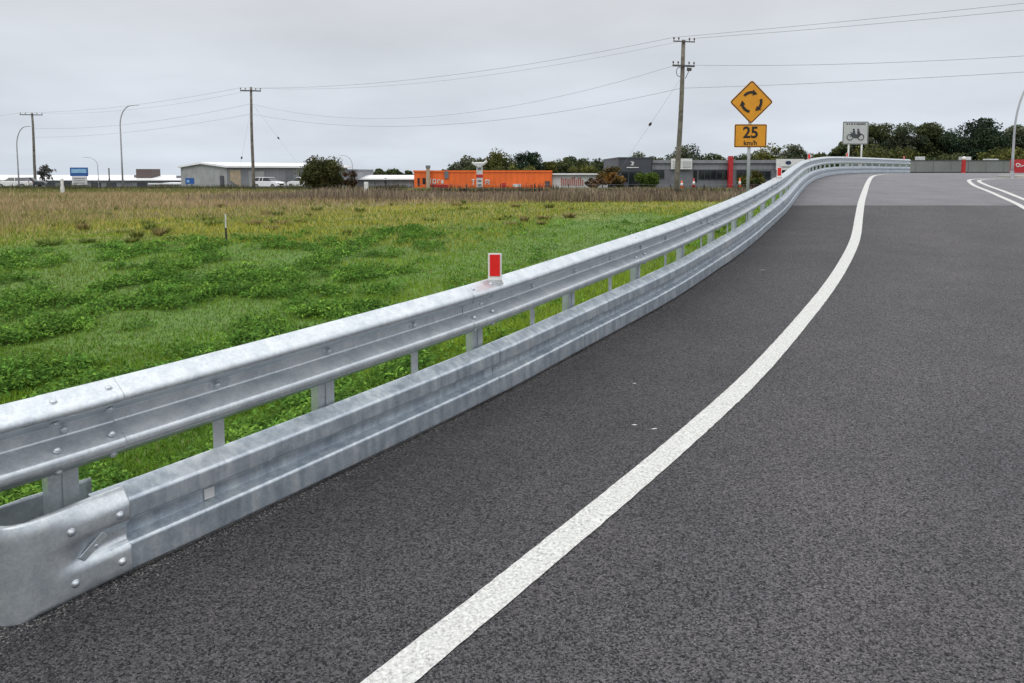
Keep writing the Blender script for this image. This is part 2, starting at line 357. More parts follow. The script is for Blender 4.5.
# ------------------------------------------------------------------ sky and light
def make_world():
    w = bpy.data.worlds.new('World'); sc.world = w; w.use_nodes = True
    N = w.node_tree.nodes; L = w.node_tree.links; N.clear()
    out = N.new('ShaderNodeOutputWorld'); tc = N.new('ShaderNodeTexCoord')
    sky = N.new('ShaderNodeTexSky'); sky.sky_type = 'NISHITA'; sky.sun_disc = False; sky.sun_elevation = R(48); sky.sun_rotation = R(200)
    b1 = N.new('ShaderNodeBackground'); b1.inputs['Strength'].default_value = .08; L.new(sky.outputs[0], b1.inputs['Color'])
    # overcast cloud deck: luminance of a real overcast sky rises towards the zenith, with soft cloud structure
    sp = N.new('ShaderNodeSeparateXYZ'); L.new(tc.outputs['Generated'], sp.inputs[0])
    rp = N.new('ShaderNodeValToRGB'); e = rp.color_ramp.elements
    e[0].position = 0; e[0].color = (.352, .385, .430, 1)
    e[1].position = 1; e[1].color = (.98, .99, 1.0, 1)
    for p, c in ((.05, (.355, .382, .424)), (.12, (.357, .379, .412)), (.22, (.372, .383, .402)), (.5, (.62, .63, .65))):
        k = e.new(p); k.color = (*c, 1)
    L.new(sp.outputs['Z'], rp.inputs['Fac'])
    dv = N.new('ShaderNodeMath'); dv.operation = 'ADD'; dv.inputs[1].default_value = .18; L.new(sp.outputs['Z'], dv.inputs[0])
    d2 = N.new('ShaderNodeVectorMath'); d2.operation = 'DIVIDE'; L.new(tc.outputs['Generated'], d2.inputs[0])
    cb = N.new('ShaderNodeCombineXYZ'); L.new(dv.outputs[0], cb.inputs[0]); L.new(dv.outputs[0], cb.inputs[1]); cb.inputs[2].default_value = 1; L.new(cb.outputs[0], d2.inputs[1])
    n = N.new('ShaderNodeTexNoise'); n.inputs['Scale'].default_value = .8; n.inputs['Detail'].default_value = 5; n.inputs['Roughness'].default_value = .5; L.new(d2.outputs[0], n.inputs['Vector'])
    mr = N.new('ShaderNodeMapRange'); mr.inputs['From Min'].default_value = .3; mr.inputs['From Max'].default_value = .7; mr.inputs['To Min'].default_value = 1.68; mr.inputs['To Max'].default_value = 2.14; L.new(n.outputs['Fac'], mr.inputs['Value'])
    b2 = N.new('ShaderNodeBackground'); L.new(rp.outputs['Color'], b2.inputs['Color']); L.new(mr.outputs['Result'], b2.inputs['Strength'])
    mx = N.new('ShaderNodeMixShader'); mx.inputs['Fac'].default_value = .95; L.new(b1.outputs[0], mx.inputs[1]); L.new(b2.outputs[0], mx.inputs[2])
    L.new(mx.outputs[0], out.inputs['Surface'])
make_world()
sd = bpy.data.lights.new('sun', 'SUN'); sd.energy = .7; sd.angle = R(30); sd.color = (1, .97, .93)
so = bpy.data.objects.new('sun', sd); col.objects.link(so); so.rotation_euler = (R(42), 0, R(-20)); so.location = (0, -20, 40)
sc.view_settings.view_transform = 'Standard'; sc.view_settings.look = 'None'; sc.view_settings.exposure = 0; sc.view_settings.gamma = 1

# ------------------------------------------------------------------ ground sheet and road
def gridobj(name, X, Y, Z, m):
    ny, nx = X.shape
    me = bpy.data.meshes.new(name)
    vs = np.stack([X, Y, Z], -1).reshape(-1, 3)
    i = np.arange((ny - 1) * (nx - 1)); a = (i // (nx - 1)) * nx + i % (nx - 1)
    fs = np.stack([a, a + 1, a + nx + 1, a + nx], 1)
    npmesh(me, vs, fs); me.materials.append(m)
    me.polygons.foreach_set('use_smooth', np.ones(len(fs), bool))
    o = bpy.data.objects.new(name, me); col.objects.link(o); return o
def npmesh(me, vs, fs):
    nf, k = fs.shape
    me.vertices.add(len(vs)); me.vertices.foreach_set('co', vs.astype(np.float32).ravel())
    me.loops.add(nf * k); me.loops.foreach_set('vertex_index', fs.astype(np.int32).ravel())
    me.polygons.add(nf); me.polygons.foreach_set('loop_start', (np.arange(nf) * k).astype(np.int32))
    me.update(calc_edges=True)
xs = np.r_[-2500, -1200, -600, -300, -180, -130, -100, -80, -65, -52, np.arange(-42, -22, 1.2), np.arange(-22, 26, .35), np.arange(26, 90, 1.5), 95, 110, 130, 180, 300, 600, 1200, 2500]
ys = np.r_[-60, -40, -25, -15, -8, -4, np.arange(-2, 50, .35), np.arange(50, 90, 1.2), np.arange(90, 150, 4), 160, 190, 230, 300, 450, 700, 1200, 2400]
GX, GY = np.meshgrid(xs, ys)
struct(gridobj('ground', GX, GY, zground(GX, GY), M['ground']))
SEAM = 16.0
OFFS = np.r_[np.arange(0, 3, .3), np.arange(3, 9, .5), 9, 10, 12, 16, 24, 34]
def roadsheet(name, ya, yb, m, dz):
    ys = np.arange(ya, yb + 1e-6, .4 if yb < 30 else .7); ys[-1] = yb
    rows = []
    for y in ys:
        x0 = railx(y) - .10
        rows.append(x0 + OFFS)
    offs = OFFS; X = np.array(rows); Y = np.repeat(ys[:, None], X.shape[1], 1); Z = np.repeat(zr(ys)[:, None], X.shape[1], 1) + dz
    o = struct(gridobj(name, X, Y, Z, m)); a = o.data.attributes.new('wear', 'FLOAT', 'POINT')
    q = OFFS * .83
    wv = np.interp(q, [0, .25, .9, 1.5, 2.4, 3.1, 4.0, 4.8, 6, 8, 30], [.05, .12, .36, .46, .78, .56, .92, .62, .8, 1.0, .95])
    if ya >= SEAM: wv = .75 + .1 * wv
    a.data.foreach_set('value', np.tile(wv, len(ys)).astype(np.float32)); return o
SEAM = 16.0
roadsheet('road', -16, SEAM, M['asphalt'], 0)
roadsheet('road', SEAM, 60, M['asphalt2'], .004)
def ribbon(name, P, w, dz, m, step=.12):
    S, X, Y = resample(np.array(P, float), step, 29)
    dx = np.gradient(X); dy = np.gradient(Y); l = np.hypot(dx, dy); nx, ny = dy / l, -dx / l
    j = rng.normal(0, .0011, (2, len(X)))
    wv = np.broadcast_to(w, X.shape) / 2
    A = np.stack([X - nx * (wv + j[0]), Y - ny * (wv + j[0])]); B = np.stack([X + nx * (wv + j[1]), Y + ny * (wv + j[1])])
    XX = np.stack([A[0], B[0]], 1); YY = np.stack([A[1], B[1]], 1)
    return struct(gridobj(name, XX, YY, zr(YY) + np.where(YY > SEAM, .004, 0) + dz, m))
# edge line follows the barrier; double line opposite
ribbon('edge_line', [(-3.9, -2.2), (-2.3, -.3), (-1.2, 1.15), (-.36, 2.32), (-.075, 2.71), (.326, 3.264), (.775, 3.885), (1.083, 4.32), (1.693, 5.2), (2.125, 5.87), (2.68, 6.76),
        (3.41, 7.96), (4.20, 9.34), (5.31, 11.41), (6.5, 13.85), (7.82, 16.57), (9.72, 20.4), (11.95, 24.9), (14.2, 29.3), (15.8, 32.1), (17.9, 34.9), (20.8, 38), (25, 42), (31, 46.5)], .14, .005, M['line'], .05)
ribbon('double_line', [(5.9, 2.7), (7.6, 8.2), (9.25, 12.4), (10.87, 15.75), (12.15, 18.5), (14.2, 22.76), (15.75, 25.55), (16.6, 26.95), (17.7, 28.0), (20, 29.0)], .12, .005, M['line'])
ribbon('double_line', [(6.25, 2.6), (7.92, 8.1), (9.6, 12.3), (11.2, 15.6), (12.48, 18.35), (14.53, 22.6), (15.98, 25.35), (16.72, 26.6), (17.8, 27.5), (20.2, 28.3)], .12, .005, M['line'])
# paint scuffs left on the asphalt
for (x, y, a, l) in ((.75, 4.42, .1, .045), (.86, 4.36, .15, .05), (.87, 5.15, -.3, .03), (3.1, 9.1, .2, .12)):
    q = MB(); c, s = math.cos(a), math.sin(a); w = .007
    q.add([(x + u * c - v * s, y + u * s + v * c, float(zr(y + u * s + v * c)) + .004) for u, v in ((-l / 2, 0), (0, -w), (l / 2, w * .2), (l * .1, w))], [(0, 1, 2, 3)])
    struct(q.build('road_scuff', M['white']))
# concrete island under the street lamp on the right
isl = MB()
pts = [(19.0, 28.2), (20.5, 27.4), (26, 26.6), (40, 26.3), (40, 31), (28, 31), (21, 30.4), (19.2, 29.4)]
zi = float(zr(28.5))
isl.add([(x, y, zi - .1) for x, y in pts] + [(x, y, zi + .12) for x, y in pts], [tuple(range(8))[::-1], tuple(range(8, 16))] + [(k, (k + 1) % 8, (k + 1) % 8 + 8, k + 8) for k in range(8)])
struct(isl.build('traffic_island', M['concrete'], bevel=.03))

# ------------------------------------------------------------------ guard rail
def sweep(prof, s0, s1, step=.2, off=0., tf=None):
    n = max(2, int(math.ceil((s1 - s0) / step)) + 1); mb = MB(); k = len(prof); vs = []; fs = []
    ss = [s0 + (s1 - s0) * i / (n - 1) for i in range(n)]; ss = [ss[0], ss[0] + .006] + ss[1:-1] + [ss[-1] - .006, ss[-1]]; n = len(ss)
    for i, s in enumerate(ss):
        p, d, o = ppt(s)
        for (a, z) in (prof if tf is None else tf(prof, i / (n - 1))):
            vs.append(p + o * (a + off) + Vector((0, 0, z)))
    for i in range(n - 1):
        for j in range(k - 1):
            fs.append((i * k + j, (i + 1) * k + j, (i + 1) * k + j + 1, i * k + j + 1))
    return mb.add(vs, fs)
def roundprof(pts, r=.012, seg=3):
    out = [pts[0]]
    for a, b, c in zip(pts, pts[1:], pts[2:]):                                  # rounded corners; a point just before and after each keeps the flats flat
        a, b, c = map(lambda t: Vector((t[0], t[1], 0)), (a, b, c)); u = (a - b); v = (c - b); rr = min(r, u.length * .45, v.length * .45)
        p = b + u.normalized() * rr; q = b + v.normalized() * rr; e1 = b + u.normalized() * min(rr + .002, u.length * .48); e2 = b + v.normalized() * min(rr + .002, v.length * .48)
        out.append((e1.x, e1.y))
        for i in range(seg + 1):
            t = i / seg; w = p * (1 - t) ** 2 + b * 2 * t * (1 - t) + q * t * t; out.append((w.x, w.y))
        out.append((e2.x, e2.y))
    out.append(pts[-1]); return out
WTOP = .80
W = roundprof([(-.087, -.002), (-.083, 0), (-.006, -.050), (0, -.064), (-.003, -.078), (-.094, -.128), (-.099, -.136), (-.099, -.178), (-.094, -.186), (-.004, -.232), (0, -.242), (0, -.258), (-.004, -.268), (-.083, -.314)], .007, 3)
W = [(a, WTOP + z) for a, z in W]
RB = roundprof([(-.085, .352), (-.080, .360), (-.006, .318), (0, .310), (0, .238), (-.060, .206), (-.062, .150), (-.006, .136), (0, .128), (0, .026), (-.03, .014)], .0035, 2)
def s_for_px(px, z, back=.045):
    best = None
    for s in np.arange(.5, SEND, .05):
        p, d, o = ppt(s); q = p - o * back + Vector((0, 0, z)) - Vector((0, 0, CAMZ)); dep = q.y * _c - q.z * _s; x = 512 + F * q.x / dep
        if best is None or abs(x - px) < best[0]: best = (abs(x - px), s)
    return best[1]
root_p, _, _ = ppt(2.8)
gr = empty('guard_rail', (root_p.x, root_p.y, root_p.z), label='long galvanised steel crash barrier with lower motorcycle rail curving uphill along the road', cat='guard rail')
def gpart(mb, name, **k):
    o = wbuild(mb, name, M['galv'], gr if 'par' not in k else k.pop('par'), **k); return o
def bolt_at(p, n, r=.014, h=.012, parent=None, name='bolt'):
    n = Vector(n).normalized(); mb = MB()
    mb.tube([p - n * .002, p + n * .003], r * 1.25, 12)
    mb.tube([p + n * .003, p + n * (h * .6), p + n * h, p + n * (h + .002)], [r, r * .95, r * .6, r * .1], 10)
    o = wbuild(mb, name, M['galv'], gr, smooth=True)
    if parent: o.parent = parent; o.location = (0, 0, 0)
    return o
panels = []
SP0 = s_for_px(84, .74); LEN = (s_for_px(640, .74) - SP0)
if LEN > 5: LEN /= 2
s = SP0 - LEN * math.ceil((SP0 + 5) / LEN) - .14; k = 0; splices = []
while s < SEND - .5:
    e = min(s + LEN + .28, SEND)
    if SEND - e < .8: e = SEND
    mb = sweep(W, s, e, .14 if s < 12 else .3, off=.0045 if k % 2 else 0)
    p = gpart(mb, 'rail_panel', smooth=True, solid=.003); panels.append((s, e, p)); splices.append(e - .14)
    if e >= SEND: break
    s += LEN; k += 1
rubs = []
s = 3.12; k = 0
while s < SEND - .4:
    e = min(s + 2.62 + .2, SEND - .1)
    mb = sweep(RB, s, e, .14 if s < 12 else .3, off=.0045 if k % 2 else 0)
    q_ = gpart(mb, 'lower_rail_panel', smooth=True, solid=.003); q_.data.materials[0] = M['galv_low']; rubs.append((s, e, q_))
    if e >= SEND - .15: break
    s += 2.62; k += 1
def panel_of(lst, s):
    for a, b, p in lst:
        if a <= s <= b: return p
    return lst[-1][2]
# splice bolts (near splices only show)
nb = 0
for sp in splices:
    if not (-1 < sp < 16): continue
    for ds in (-.1, .1):
        for (a, z, nrm) in ((-.050, -.024, (.5, 1)), (-.040, -.108, (.6, -.8)), (-.036, -.206, (.6, .9)), (-.035, -.292, (.6, -.7))):
            p, d, o = ppt(sp + ds)
            bolt_at(p + o * (a + .008) + Vector((0, 0, WTOP + z)), o * nrm[0] + Vector((0, 0, nrm[1])), .013, .009, panel_of(panels, sp + ds))
# posts and the narrow hangers between them
Ls = []
s = s_for_px(57, .41, .155); DP = (s_for_px(567, .41, .155) - s) / 3; s -= DP * 3
while s < SEND - .5: Ls.append(s); s += DP
Ls.append(SEND - .35)
for s in Ls:
    p, d, o = ppt(s)
    g = p.z - .75
    mb = MB(); c = p - o * .155; w = .055; dp = .05; t = .005
    rz = sdir(d); top = WTOP - .03 + p.z
    hh = (top - g); cz = (top + g) / 2
    mb.box(c + o * (.035) + Vector((0, 0, cz - c.z)), (w * 2, t, hh), rz)
    mb.box(c + d * (w - t / 2) + o * (.035 - dp / 2 - t / 2 - .001) + Vector((0, 0, cz - c.z)), (t, dp, hh), rz)
    mb.box(c - d * (w - t / 2) + o * (.035 - dp / 2 - t / 2 - .001) + Vector((0, 0, cz - c.z)), (t, dp, hh), rz)
    mb.box(c + o * (.0375 + t) + Vector((0, 0, cz - c.z)), (.012, .006, hh - .01), rz)
    gpart(mb, 'post')
    mb = MB(); mb.box(p - o * .113 + Vector((0, 0, WTOP - .156)), (.09, .02, .17), rz); gpart(mb, 'blockout', bevel=.003)
for i, s in enumerate(Ls):
    for kk, ss in enumerate((s, s + DP / 2)):
        if ss > SEND - .3: continue
        if kk and not (0 < ss < 34): continue
        p, d, o = ppt(ss)
        if ss < 34:
            z = WTOP - .156
            b = bolt_at(p + o * (-.096) + Vector((0, 0, z)), o + Vector((0, 0, .25)), .016, .02, panel_of(panels, ss), 'bolt')
        if kk:
            mb = MB(); mb.box(p - o * .092 + Vector((0, 0, .42)), (.055, .006, .20), sdir(d)); mb.box(p - o * .078 + Vector((0, 0, .345)), (.055, .03, .012), sdir(d)); gpart(mb, 'hanger_strap')
# strap plates on the valley by the bolts
for s in Ls:
    if not 1 < s < 14: continue
    for ss in (s, s + DP / 2):
        p, d, o = ppt(ss); mb = MB(); mb.box(p - o * .0945 + Vector((0, 0, WTOP - .156)), (.07, .004, .022), sdir(d)); gpart(mb, 'bolt_plate', bevel=.001)
# bolts of the lower rail
for a, b, pn in rubs[1:5]:
    for ds in (.03, .17):
        for zz, aa in ((.275, 0), (.18, -.056), (.075, 0)):
            p, d, o = ppt(a + ds); bolt_at(p + o * (aa + .004) + Vector((0, 0, zz)), o, .007, .005, pn)
# small pale product plate near the front of the lower rail
p, d, o = ppt(3.62); mb = MB(); mb.box(p - o * .054 + Vector((0, 0, .178)), (.05, .006, .05), sdir(d))
lp = wbuild(mb, 'label_plate', M['white'], gr, bevel=.002); lp['label'] = 'small pale plate on the lower rail'

# bull-nose end shoe of the lower rail
def nose():
    mb = MB(); sA, sB = 3.24, 2.90
    fine = 26
    zz = np.linspace(0, 1, fine)
    # rail section sampled by height from top-back to bottom
    rb = np.array(RB); cl = np.r_[0, np.cumsum(np.hypot(*np.diff(rb, axis=0).T))]; cl /= cl[-1]
    base = np.stack([np.interp(zz, cl, rb[:, 0]), np.interp(zz, cl, rb[:, 1])], 1)
    rings = []
    N1 = 12
    p0, d0, o0 = ppt(sB)
    for t in [0, .02] + [i / N1 for i in range(1, N1 + 1)]:
        s = sA + (sB - sA) * t; p, d, o = ppt(s)
        m = .35 + .65 * min(1, max(0, (t - .1) / .75)) ** 1.3
        flat = np.stack([np.where(zz < .12, -.02 * (1 - zz / .12) ** 1.5, 0), .368 - .356 * zz - .0 * zz], 1)
        q = base * (1 - m) + flat * m
        rings.append([p + o * (a + .006) + Vector((0, 0, z)) for a, z in q])
    r = .125; N2 = 16; cen = p0 - o0 * (r - .006)
    for i in range(1, N2 + 1):
        ang = math.pi * i / N2 * 1.0
        dirv = o0 * math.cos(ang) - d0 * math.sin(ang)
        dz = -.055 * min(1, i / 6)          # the nose plate hangs a little lower than the rail
        ring = []
        for a, z in flat:
            f = (z - .012) / .36
            ring.append(cen + dirv * (r + a * .6) + Vector((0, 0, z + dz * (1 - f))))
        rings.append(ring)
    for i in range(1, 7):
        ring = []
        for a, z in flat:
            f = (z - .012) / .36
            ring.append(cen - o0 * r + d0 * (.05 * i) + Vector((0, 0, z - .055 * (1 - f))))
        rings.append(ring)
    k = len(zz); vs = [v for rg in rings for v in rg]
    fs = [(i * k + j, i * k + j + 1, (i + 1) * k + j + 1, (i + 1) * k + j) for i in range(len(rings) - 1) for j in range(k - 1)]
    return mb.add(vs, fs)
nz = gpart(nose(), 'end_shoe', smooth=True, solid=.004)
for ds, z, a in ((.06, .275, 0), (.24, .268, 0), (.065, .07, 0), (.24, .075, 0), (.15, .178, -.02)):
    p, d, o = ppt(2.96 + ds); bolt_at(p + o * (a + .008) + Vector((0, 0, z)), o, .013, .011, nz)
p, d, o = ppt(3.1); mb = MB(); mb.box(p - o * .004 + Vector((0, 0, .18)), (.115, .006, .03), rot=Matrix.Rotation(sdir(d), 3, 'Z') @ Matrix.Rotation(R(-38), 3, 'Y')); gpart(mb, 'latch_bar', bevel=.002)

# red delineators clamped on top of the rail
def delineator(s, label):
    p, d, o = ppt(s); base = p - o * .045 + Vector((0, 0, WTOP - .02))
    mb = MB(); mb.box(base + Vector((0, 0, .105)), (.092, .006, .178)); mb.prism([(-.045, 0), (.045, 0), (.06, -.04), (-.01, -.05)], .004, base + Vector((0, -.01, .02)), (1, 0, 0), (0, -.45, .9))
    b = wbuild(mb, 'delineator', M['white'], gr, bevel=.002); b['label'] = label
    mb = MB(); mb.box(base + Vector((0, -.0055, .112)), (.068, .005, .145))
    r = wbuild(mb, 'reflector', M['redrefl'], gr); r.parent = b; r.location = (0, 0, 0)
for s, l in ((0, 'nearest red reflector plate on the rail'),):
    pass
for px, l in ((495, 'nearest red reflector plate on the rail'), (779, 'second red reflector plate up the rail'), (809, 'red reflector plate at the top of the rise'), (847, 'red reflector plate on the crest'), (904, 'red reflector plate by the far end of the rail')):
    delineator(s_for_px(px, WTOP), l)

# loose chips and grit gathered along the foot of the barrier
def gravel():
    vs = []; fs = []; n = 4200
    for i in range(n):
        s = 2.6 + (rng.random() ** 1.8) * 16; p, d, o = ppt(s); off = abs(rng.normal(0, .055)) * rng.choice([1, 1, 1, -.8]) - .02; r = rng.uniform(.0018, .0055) * (1 + .04 * s)
        c = p + o * off; c.z = float(zr(c.y)) + r * .35; k = len(vs)
        for a in ((1, 0, 0), (-1, 0, 0), (0, 1, 0), (0, -1, 0), (0, 0, .8), (0, 0, -.8)):
            vs.append((c.x + a[0] * r * rng.uniform(.6, 1.4), c.y + a[1] * r * rng.uniform(.6, 1.4), c.z + a[2] * r * rng.uniform(.6, 1.2)))
        fs += [(k, k + 2, k + 4), (k + 2, k + 1, k + 4), (k + 1, k + 3, k + 4), (k + 3, k, k + 4)]
    me = bpy.data.meshes.new('gravel'); npmesh(me, np.array(vs), np.array(fs)); me.materials.append(mat('grit_stone', (.15, .145, .14), .85, scale=60, var=.35))
    o = bpy.data.objects.new('gravel', me); col.objects.link(o); tag(o, 'loose grey grit along the foot of the barrier', 'gravel', kind='stuff')
gravel()

# ------------------------------------------------------------------ vegetation
def scatter_mesh(name, vs, fs, tint, m, parent=None, loc=None):
    me = bpy.data.meshes.new(name)
    if loc is not None: vs = vs - np.array(loc)
    npmesh(me, vs, fs); me.materials.append(m)
    a = me.color_attributes.new('tint', 'FLOAT_COLOR', 'POINT')
    c = np.concatenate([tint, np.ones((len(tint), 1))], 1).astype(np.float32); a.data.foreach_set('color', c.ravel())
    o = bpy.data.objects.new(name, me); col.objects.link(o)
    if parent: o.parent = parent
    elif loc is not None: o.location = loc
    return o
def noise2(X, Y, sc_, seed=0):
    r = np.random.default_rng(seed); out = np.zeros_like(X)
    for i in range(7):
        a = r.uniform(0, 2 * math.pi); f = sc_ * r.uniform(.6, 2.2); ph = r.uniform(0, 6.28); ph2 = r.uniform(0, 6.28); b = a + r.uniform(.8, 2.2)
        out += np.sin(f * (X * np.cos(a) + Y * np.sin(a)) + ph + 1.3 * np.sin(.6 * f * (X * np.cos(b) + Y * np.sin(b)) + ph2))
    return out / 7 * 1.8
def blades(n, y0, y1, name, hfun, tris3, wmul=1., ulo=-.86, zone=None):
    lY = np.exp(rng.uniform(np.log(y0), np.log(y1), n * 2))
    u0 = ulo; uhi = railx(lY) / lY
    U = rng.uniform(0, 1, len(lY)); X = lY * (u0 + (uhi - u0) * U)
    Y = lY
    d = left_dist(X, Y); k = d > .16
    X, Y, d = X[k][:n], Y[k][:n], d[k][:n]; n = len(X)
    Z = zground(X, Y)
    patch0 = noise2(X, Y, 1.6, 8)
    d1 = Y - 29.3 - .83 * X + 9 * noise2(X, Y, .3, 3) + 2 * patch0; d2 = Y - 50 - 1.15 * X + 13 * noise2(X, Y, .22, 5)
    yel = 1 / (1 + np.exp(-(d1 + rng.normal(0, 1.5, n)) / 1.2)) ; br = 1 / (1 + np.exp(-(d2 + rng.normal(0, 3, n)) / 1.6))
    patch = noise2(X, Y, 1.1, 9); patch2 = noise2(X, Y, .35, 11)
    g = np.stack([.138 + .035 * patch, .245 + .045 * patch + .02 * patch2, .027 + .004 * patch], 1)
    g += np.clip(patch2 - .25, 0, 1)[:, None] * np.array([.09, .04, .006])
    yy = np.stack([.345 + .07 * patch, .335 + .05 * patch, .065 + 0 * patch], 1)
    yy = np.where((rng.random(n) < .38 + .3 * patch2)[:, None], np.array([.13, .21, .035]), yy)
    bb = np.stack([.37 + .07 * patch, .285 + .05 * patch, .165 + .03 * patch], 1)
    bb = np.where((rng.random(n) < .22 - .3 * patch2)[:, None], np.array([.17, .19, .055]), bb)
    c = g * (1 - yel[:, None]) + yy * yel[:, None]; c = c * (1 - br[:, None]) + bb * br[:, None]
    ol = np.clip((Y - 66) / 8, 0, 1)[:, None] * (rng.random(n) < .75)[:, None]; c = c * (1 - ol) + np.array([.15, .17, .055]) * ol
    c *= rng.uniform(.68, 1.48, n)[:, None]
    dry = rng.random(n) < .035; c[dry] = np.array([.26, .21, .09]) * rng.uniform(.6, 1.2, (dry.sum(), 1))
    c = np.clip(c, .005, .9)
    H = hfun(X, Y, yel, br, patch, patch2, d) * rng.uniform(.55, 1.25, n)
    Wd = (.0028 + .00095 * Y) * wmul * rng.uniform(.7, 1.3, n)
    a = rng.uniform(0, 2 * math.pi, n); ca, sa = np.cos(a), np.sin(a)
    la = rng.uniform(0, 2 * math.pi, n); lean = H * rng.uniform(.1, .85, n) ** 1.0; lx, ly = np.cos(la) * lean, np.sin(la) * lean
    base = np.stack([X, Y, Z - .01], 1); w3 = np.stack([ca * Wd / 2, sa * Wd / 2, 0 * Wd], 1)
    if tris3:
        mid = base + np.stack([lx * .35, ly * .35, H * .6], 1); tip = base + np.stack([lx, ly, H * .95], 1)
        V = np.stack([base - w3, base + w3, mid + w3 * .8, mid - w3 * .8, tip], 1).reshape(-1, 3)
        i = np.arange(n)[:, None] * 5
        f = np.concatenate([i + [0, 1, 2], i + [0, 2, 3], i + [3, 2, 4]], 0); T = np.repeat(c, 5, 0)
        T = T * np.tile(np.array([.75, .75, 1, 1, 1.15]), n)[:, None]
    else:
        tip = base + np.stack([lx, ly, H], 1)
        V = np.stack([base - w3, base + w3, tip], 1).reshape(-1, 3); i = np.arange(n)[:, None] * 3; f = i + [0, 1, 2]; T = np.repeat(c, 3, 0)
    o = scatter_mesh(name, V, f, T, M['blade']); return o
def h_all(X, Y, yel, br, patch, patch2, d):
    h = .065 + .02 * patch + .03 * np.clip(patch2, 0, 1)
    h = h * (1 - yel) + yel * (.14 + .05 * patch)
    h = h * (1 - br) + br * (.36 + .08 * patch)
    return np.clip(h, .03, .7) * np.clip(.45 + d * .4, .5, 1)
o = blades(150000, 1.6, 9, 'grass', h_all, True); tag(o, 'short bright green grass on the verge right behind the barrier', 'grass', kind='stuff')
o = blades(170000, 9, 62, 'grass', h_all, False, 1.25); tag(o, 'open field grass turning from green to yellow and dry brown', 'grass', kind='stuff')
o = blades(60000, 58, 100, 'grass', h_all, False, 1.5); tag(o, 'far strip of field grass in front of the buildings', 'grass', kind='stuff')

def weeds(n_m, y0, y1, name, label):
    """low broad-leaved weed mounds"""
    Y = np.exp(rng.uniform(np.log(y0), np.log(y1), n_m * 6)); U = rng.random(len(Y)); X = Y * (-.86 + (railx(Y) / Y + .86) * U)
    d = left_dist(X, Y); f = .45 * noise2(X, Y, .7, 21) + .9 * noise2(X, Y, 2.6, 22); lim = Y - 31.3 - .83 * X
    k = (d > .9) & (f > .12) & (lim < -1 - rng.random(len(Y)) * 3) & ((X < -.08 * Y - .3) | (rng.random(len(Y)) < .10))
    X, Y, f = X[k][:n_m], Y[k][:n_m], f[k][:n_m]; n = len(X); Z = zground(X, Y)
    per = 44; rad = rng.uniform(.09, .22, n) * (1 + Y * .02); hh = rng.uniform(.05, .2, n) * (1 + .4 * np.clip(f, 0, 1))
    a = rng.uniform(0, 6.283, (n, per)); rr = np.sqrt(rng.random((n, per))); zz = np.sqrt(np.clip(1 - rr ** 2, 0, 1)) * rng.uniform(.55, 1.05, (n, per))
    cx = X[:, None] + np.cos(a) * rr * rad[:, None]; cy = Y[:, None] + np.sin(a) * rr * rad[:, None]; cz = Z[:, None] + zz * hh[:, None] + .01
    C = np.stack([cx, cy, cz], -1).reshape(-1, 3); m = len(C)
    L = rng.uniform(.022, .05, m) * np.repeat(1 + Y * .055, per); Wd = L * rng.uniform(.35, .6, m)
    az = a.ravel() + rng.normal(0, .9, m); tilt = rng.normal(.25, .5, m)
    dx = np.stack([np.cos(az) * np.cos(tilt), np.sin(az) * np.cos(tilt), -np.sin(tilt)], 1)
    sx = np.stack([-np.sin(az), np.cos(az), rng.normal(0, .3, m)], 1); sx /= np.linalg.norm(sx, axis=1)[:, None]
    V = np.stack([C - dx * L[:, None] * .5, C + sx * Wd[:, None] * .5, C + dx * L[:, None] * .5, C - sx * Wd[:, None] * .5], 1).reshape(-1, 3)
    i = np.arange(m)[:, None] * 4; fs = np.concatenate([i + [0, 1, 2], i + [0, 2, 3]], 0)
    sp = rng.random(n)
    base = np.where((sp < .7)[:, None], np.array([.10, .215, .036]), np.array([.165, .30, .045]))
    base = np.repeat(base * rng.uniform(.65, 1.3, (n, 1)), per, 0) * rng.uniform(.5, 1.5, (m, 1))
    o = scatter_mesh(name, V, fs, np.repeat(base, 4, 0), M['blade']); tag(o, label, 'weeds', kind='stuff')
weeds(2300, 3.2, 12, 'weeds', 'dark green broad-leaved weeds in mounds just behind the barrier')
weeds(1500, 12, 30, 'weeds', 'scattered low weed clumps farther out in the green field')

def tussocks(n, name, label):
    VV = []; TT = []; m = 90
    Y0 = np.exp(rng.uniform(np.log(17), np.log(60), n * 4)); X0 = Y0 * rng.uniform(-.85, .1, n * 4); k = (Y0 - 27 - .83 * X0 > 0) & (left_dist(X0, Y0) > 2); X0, Y0 = X0[k][:n], Y0[k][:n]; Z0 = zground(X0, Y0)
    for x, y, z in zip(X0, Y0, Z0):
        R_ = rng.uniform(.12, .42); a = rng.uniform(0, 6.28, m); rr = R_ * rng.random(m) ** .5 * .5; h = rng.uniform(.12, .3) * rng.uniform(.5, 1.1, m); w = .012 + .0007 * y
        b = np.stack([x + np.cos(a) * rr, y + np.sin(a) * rr, np.full(m, z)], 1); t = b + np.stack([np.cos(a) * R_ * .8, np.sin(a) * R_ * .8, h], 1); p = np.stack([-np.sin(a) * w, np.cos(a) * w, 0 * a], 1)
        VV.append(np.stack([b - p, b + p, t], 1).reshape(-1, 3)); c = np.array([[.17, .19, .05], [.27, .22, .10], [.13, .18, .045]])[rng.integers(0, 3)]; TT.append(np.repeat(c * rng.uniform(.6, 1.4, (m, 1)), 3, 0))
    V = np.concatenate(VV); i = np.arange(len(V) // 3)[:, None] * 3; tag(scatter_mesh(name, V, i + [0, 1, 2], np.concatenate(TT), M['blade']), label, 'grass tussocks', kind='stuff')
tussocks(110, 'tussocks', 'scattered coarse olive and brown tussocks in the yellow part of the field')

